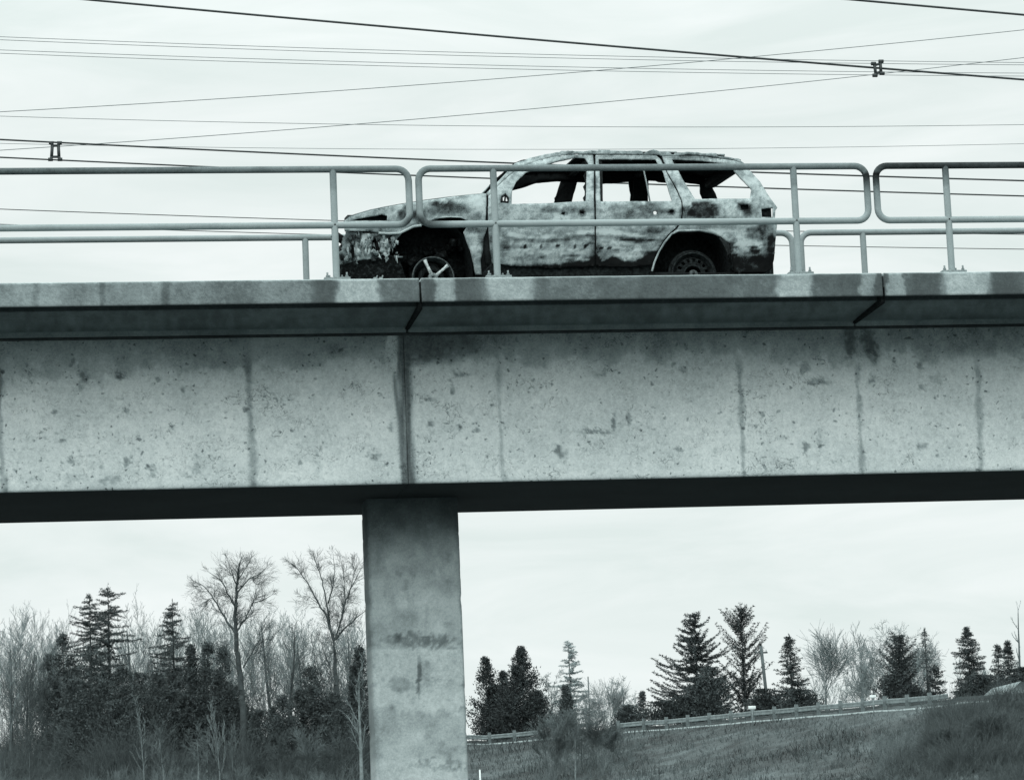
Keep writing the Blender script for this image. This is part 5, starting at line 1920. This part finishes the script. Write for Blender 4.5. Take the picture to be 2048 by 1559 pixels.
grass_tufts()
SH = 'bare saplings on the bank'
for i_, (x_, yt_, yb_, w_, Y_, mt_, tw_, lb_) in enumerate((
        (1133, 1392, 1540, 70, 222, 'bark_pale', 'brush', 'bare sapling with the whitest stem in front of the guardrail gap'),
        (1095, 1425, 1520, 60, 226, 'bark_mid', 'brush', 'bare sapling just right of the large dark cedar clump'),
        (1165, 1405, 1540, 60, 224, 'bark_mid', 'brush', 'bare sapling next right of the white-stemmed one'),
        (1196, 1415, 1540, 60, 222, 'bark_pale', 'brush', 'pale-stemmed bare sapling below the short thin pole'),
        (1228, 1432, 1530, 56, 226, 'bark_mid', 'brush', 'bare sapling at the start of the long guardrail run'),
        (1112, 1440, 1545, 50, 218, 'bark_mid', 'brush', 'low bare sapling left of the white-stemmed one'),
        (1150, 1445, 1550, 50, 217, 'bark_pale', 'brush', 'low pale sapling at the foot of the white-stemmed one'),
        (60, 1420, 1550, 70, 222, 'bark_mid', 'twig', 'grey bare sapling at the foot of the wood, far left'),
        (120, 1430, 1550, 70, 220, 'bark_mid', 'twig', 'grey bare sapling below the low pointed conifer'),
        (330, 1430, 1555, 60, 218, 'bark_pale', 'brush', 'pale bare sapling in front of the lone thin conifer'),
        (395, 1440, 1555, 60, 217, 'bark_pale', 'brush', 'pale bare sapling in front of the dark columnar cedars'),
        (415, 1455, 1558, 44, 216, 'bark_pale', 'brush', 'second pale sapling in front of the dark columnar cedars'),
        (462, 1440, 1555, 50, 218, 'bark_mid', 'brush', 'bare sapling left of the big bare trunk'),
        (560, 1450, 1550, 60, 219, 'bark_mid', 'twig', 'bare sapling below the small dark juniper'),
        (610, 1440, 1550, 60, 218, 'bark_mid', 'brush', 'bare sapling below the dark rounded cedar'),
        (665, 1450, 1550, 60, 219, 'bark_mid', 'twig', 'bare sapling below the forked bare tree'),
        (1985, 1405, 1560, 100, 178, 'bark', 'twig', 'large dark bare sapling in the bottom right corner'),
        (1905, 1440, 1560, 90, 180, 'bark', 'twig', 'dark bare sapling where the guardrail meets the brush'))):
    bare_tree(x_, yt_, yb_, w_, Y_, lb_, SH, 'fork', 200 + i_, (mt_, tw_), lev=4 if i_ < 16 else 5, name='bare_sapling', cat='sapling', rtrunk=.05, rmin=.008)


# ------------------------------------------------------------------ guardrail, road, poles, house
def ridge_pt(px, dz=0.0, dY=-1.2):
    yr, Yd = ridge(px)
    Yd = float(Yd) + dY
    X = at(px, float(yr), Yd)[0]
    return NP([X, Yd, float(ground_z(X, Yd)) + dz])


def guardrail(x0, x1, label):
    pts = [ridge_pt(px) for px in np.linspace(x0, x1, 400)]
    P = NP(pts)
    sl = np.concatenate([[0], np.cumsum(np.linalg.norm(np.diff(P, axis=0), axis=1))])
    step = 3.0
    root = empty('guardrail', tuple(P[0]), label, 'guardrail', 'guardrail runs along the hillside road')
    ds = np.arange(0, sl[-1], step)
    Q = np.stack([np.interp(ds, sl, P[:, i]) for i in range(3)], 1) - P[0]
    # w-section beam swept along
    prof = [(0, .36), (-.06, .40), (-.06, .47), (0, .52), (0, .56), (-.06, .61), (-.06, .68), (0, .72)]
    dd = np.arange(0, sl[-1], .5)
    QQ = np.stack([np.interp(dd, sl, P[:, i]) for i in range(3)], 1) - P[0]
    V = NP([(q[0] + 0, q[1] + a, q[2] + b) for q in QQ for a, b in prof])
    m = len(prof)
    i, j = np.meshgrid(np.arange(len(QQ) - 1), np.arange(m - 1), indexing='ij')
    a = (i * m + j).ravel()
    F = np.stack([a, a + m, a + m + 1, a + 1], 1)
    b = mesh_np('beam', V, F, M['steel'], root)
    so = b.modifiers.new('t', 'SOLIDIFY')
    so.thickness = .01
    mb = MB().box(-.14, .14, -.20, -.065, -.3, .92, bev=.015)
    first = mb.build('post', M['post'], root)
    first.location = Q[0]
    for q in Q[1:]:
        c = first.copy()
        c.location = q
        COL.objects.link(c)
        c.parent = root
    return root


guardrail(925, 1092, 'short run of guardrail just right of the pier')
guardrail(1236, 1905, 'long run of guardrail climbing the hillside to the right')


def strip(name, dy0, dy1, dz, mat, x0=860, x1=2300):
    a = NP([ridge_pt(px, dz, dy0) for px in np.linspace(x0, x1, 300)])
    b = NP([ridge_pt(px, dz, dy1) for px in np.linspace(x0, x1, 300)])
    b[:, 2] = a[:, 2]
    c = a.copy()
    c[:, 2] -= .5
    e = b.copy()
    e[:, 2] -= .5
    V = np.stack([c, a, b, e], 1).reshape(-1, 3)
    i, j = np.meshgrid(np.arange(299), np.arange(3), indexing='ij')
    q = (i * 4 + j).ravel()
    F = np.stack([q, q + 4, q + 5, q + 1], 1)
    tag(mesh_np(name, V, F, M[mat]), kind='structure')


M['gravel'] = mat_plain('gravel_shoulder', 0.28, 0.42, 4, 0.95)
strip('road_shoulder', -2.0, 0.2, 0.10, 'gravel')
strip('road', 0.2, 7.0, 0.13, 'asphalt')


def pole(px, y0, y1, Yd, r, lean, lb, mat='bark_mid', arm=False):
    X = at(px, y1, Yd)[0]
    gz = float(ground_z(X, Yd)) - .2
    h = at(px, y0, Yd)[2] - gz
    root = empty('utility_pole', (X, Yd, gz), lb, 'pole')
    MB().tube([(0, 0, 0), (lean * h, 0, h)], r, 8).build('shaft', M[mat], root)
    if arm:
        MB().box(lean * h - .5, lean * h + .5, -.05, .05, h - .6, h - .48).build('crossarm', M[mat], root)
        for dx in (-.4, 0, .4):
            MB().tube([(lean * h + dx, 0, h - .48), (lean * h + dx, 0, h - .3)], .03, 6).build('insulator', M['steel'], root)


pole(1537, 1290, 1400, 242, .13, -.06, 'grey leaning utility pole between the open spruce and the medium conifer', 'bark_mid', True)
pole(1180, 1352, 1440, 270, .05, 0.0, 'short thin grey pole right of the pale conifer')
pole(961, 1538, 1575, 200, .05, 0.0, 'short white marker post at the bottom edge beside the pier', 'white')


def small_sign(px, py, Yd, w, lb):
    X, _, Z = at(px, py, Yd)
    gz = float(ground_z(X, Yd)) - .2
    root = empty('road_sign', (X, Yd, gz), lb, 'sign')
    h = Z - gz
    MB().box(-w / 2, w / 2, -.02, .0, h - w * .22, h + w * .22, bev=.008).build('sign_plate', M['white'], root)
    MB().tube([(0, .02, 0), (0, .02, h)], .03, 6).build('post', M['steel'], root)


small_sign(1504, 1414, 226, .55, 'small white plate above the guardrail under the open spruce')
small_sign(1746, 1392, 211, .45, 'small white plate above the guardrail right of the vase-shaped tree')


def house():
    Yd = 206
    c = at(2048, 1400, Yd)
    X, Y = c[0], Yd
    gz = float(ground_z(X, Y)) - .3
    top = at(2035, 1362, Yd)[2] - gz
    root = empty('house', (X, Y, gz), 'pale low house with a shallow gable roof at the right edge', 'house')
    w, d = 2.6, 6.0
    eave = top - 1.0
    MB().box(-w / 2, w / 2 + 2, 0, d, 0, eave).build('wall', M['wallboard'], root)
    V = [(-w / 2 - .3, -.3, eave - .1), (-.2, -.3, top), (w / 2 + 2.6, -.3, eave - .1), (-w / 2 - .3, d + .3, eave - .1), (-.2, d + .3, top), (w / 2 + 2.6, d + .3, eave - .1)]
    MB().add(V, [[0, 1, 2][::-1], [3, 4, 5], [0, 3, 4, 1], [1, 4, 5, 2], [0, 2, 5, 3]]).build('roof', M['shingle'], root)
    MB().box(-.3, .5, -.02, .04, eave - 1.2, eave - .4).build('window', M['black'], root)


house()
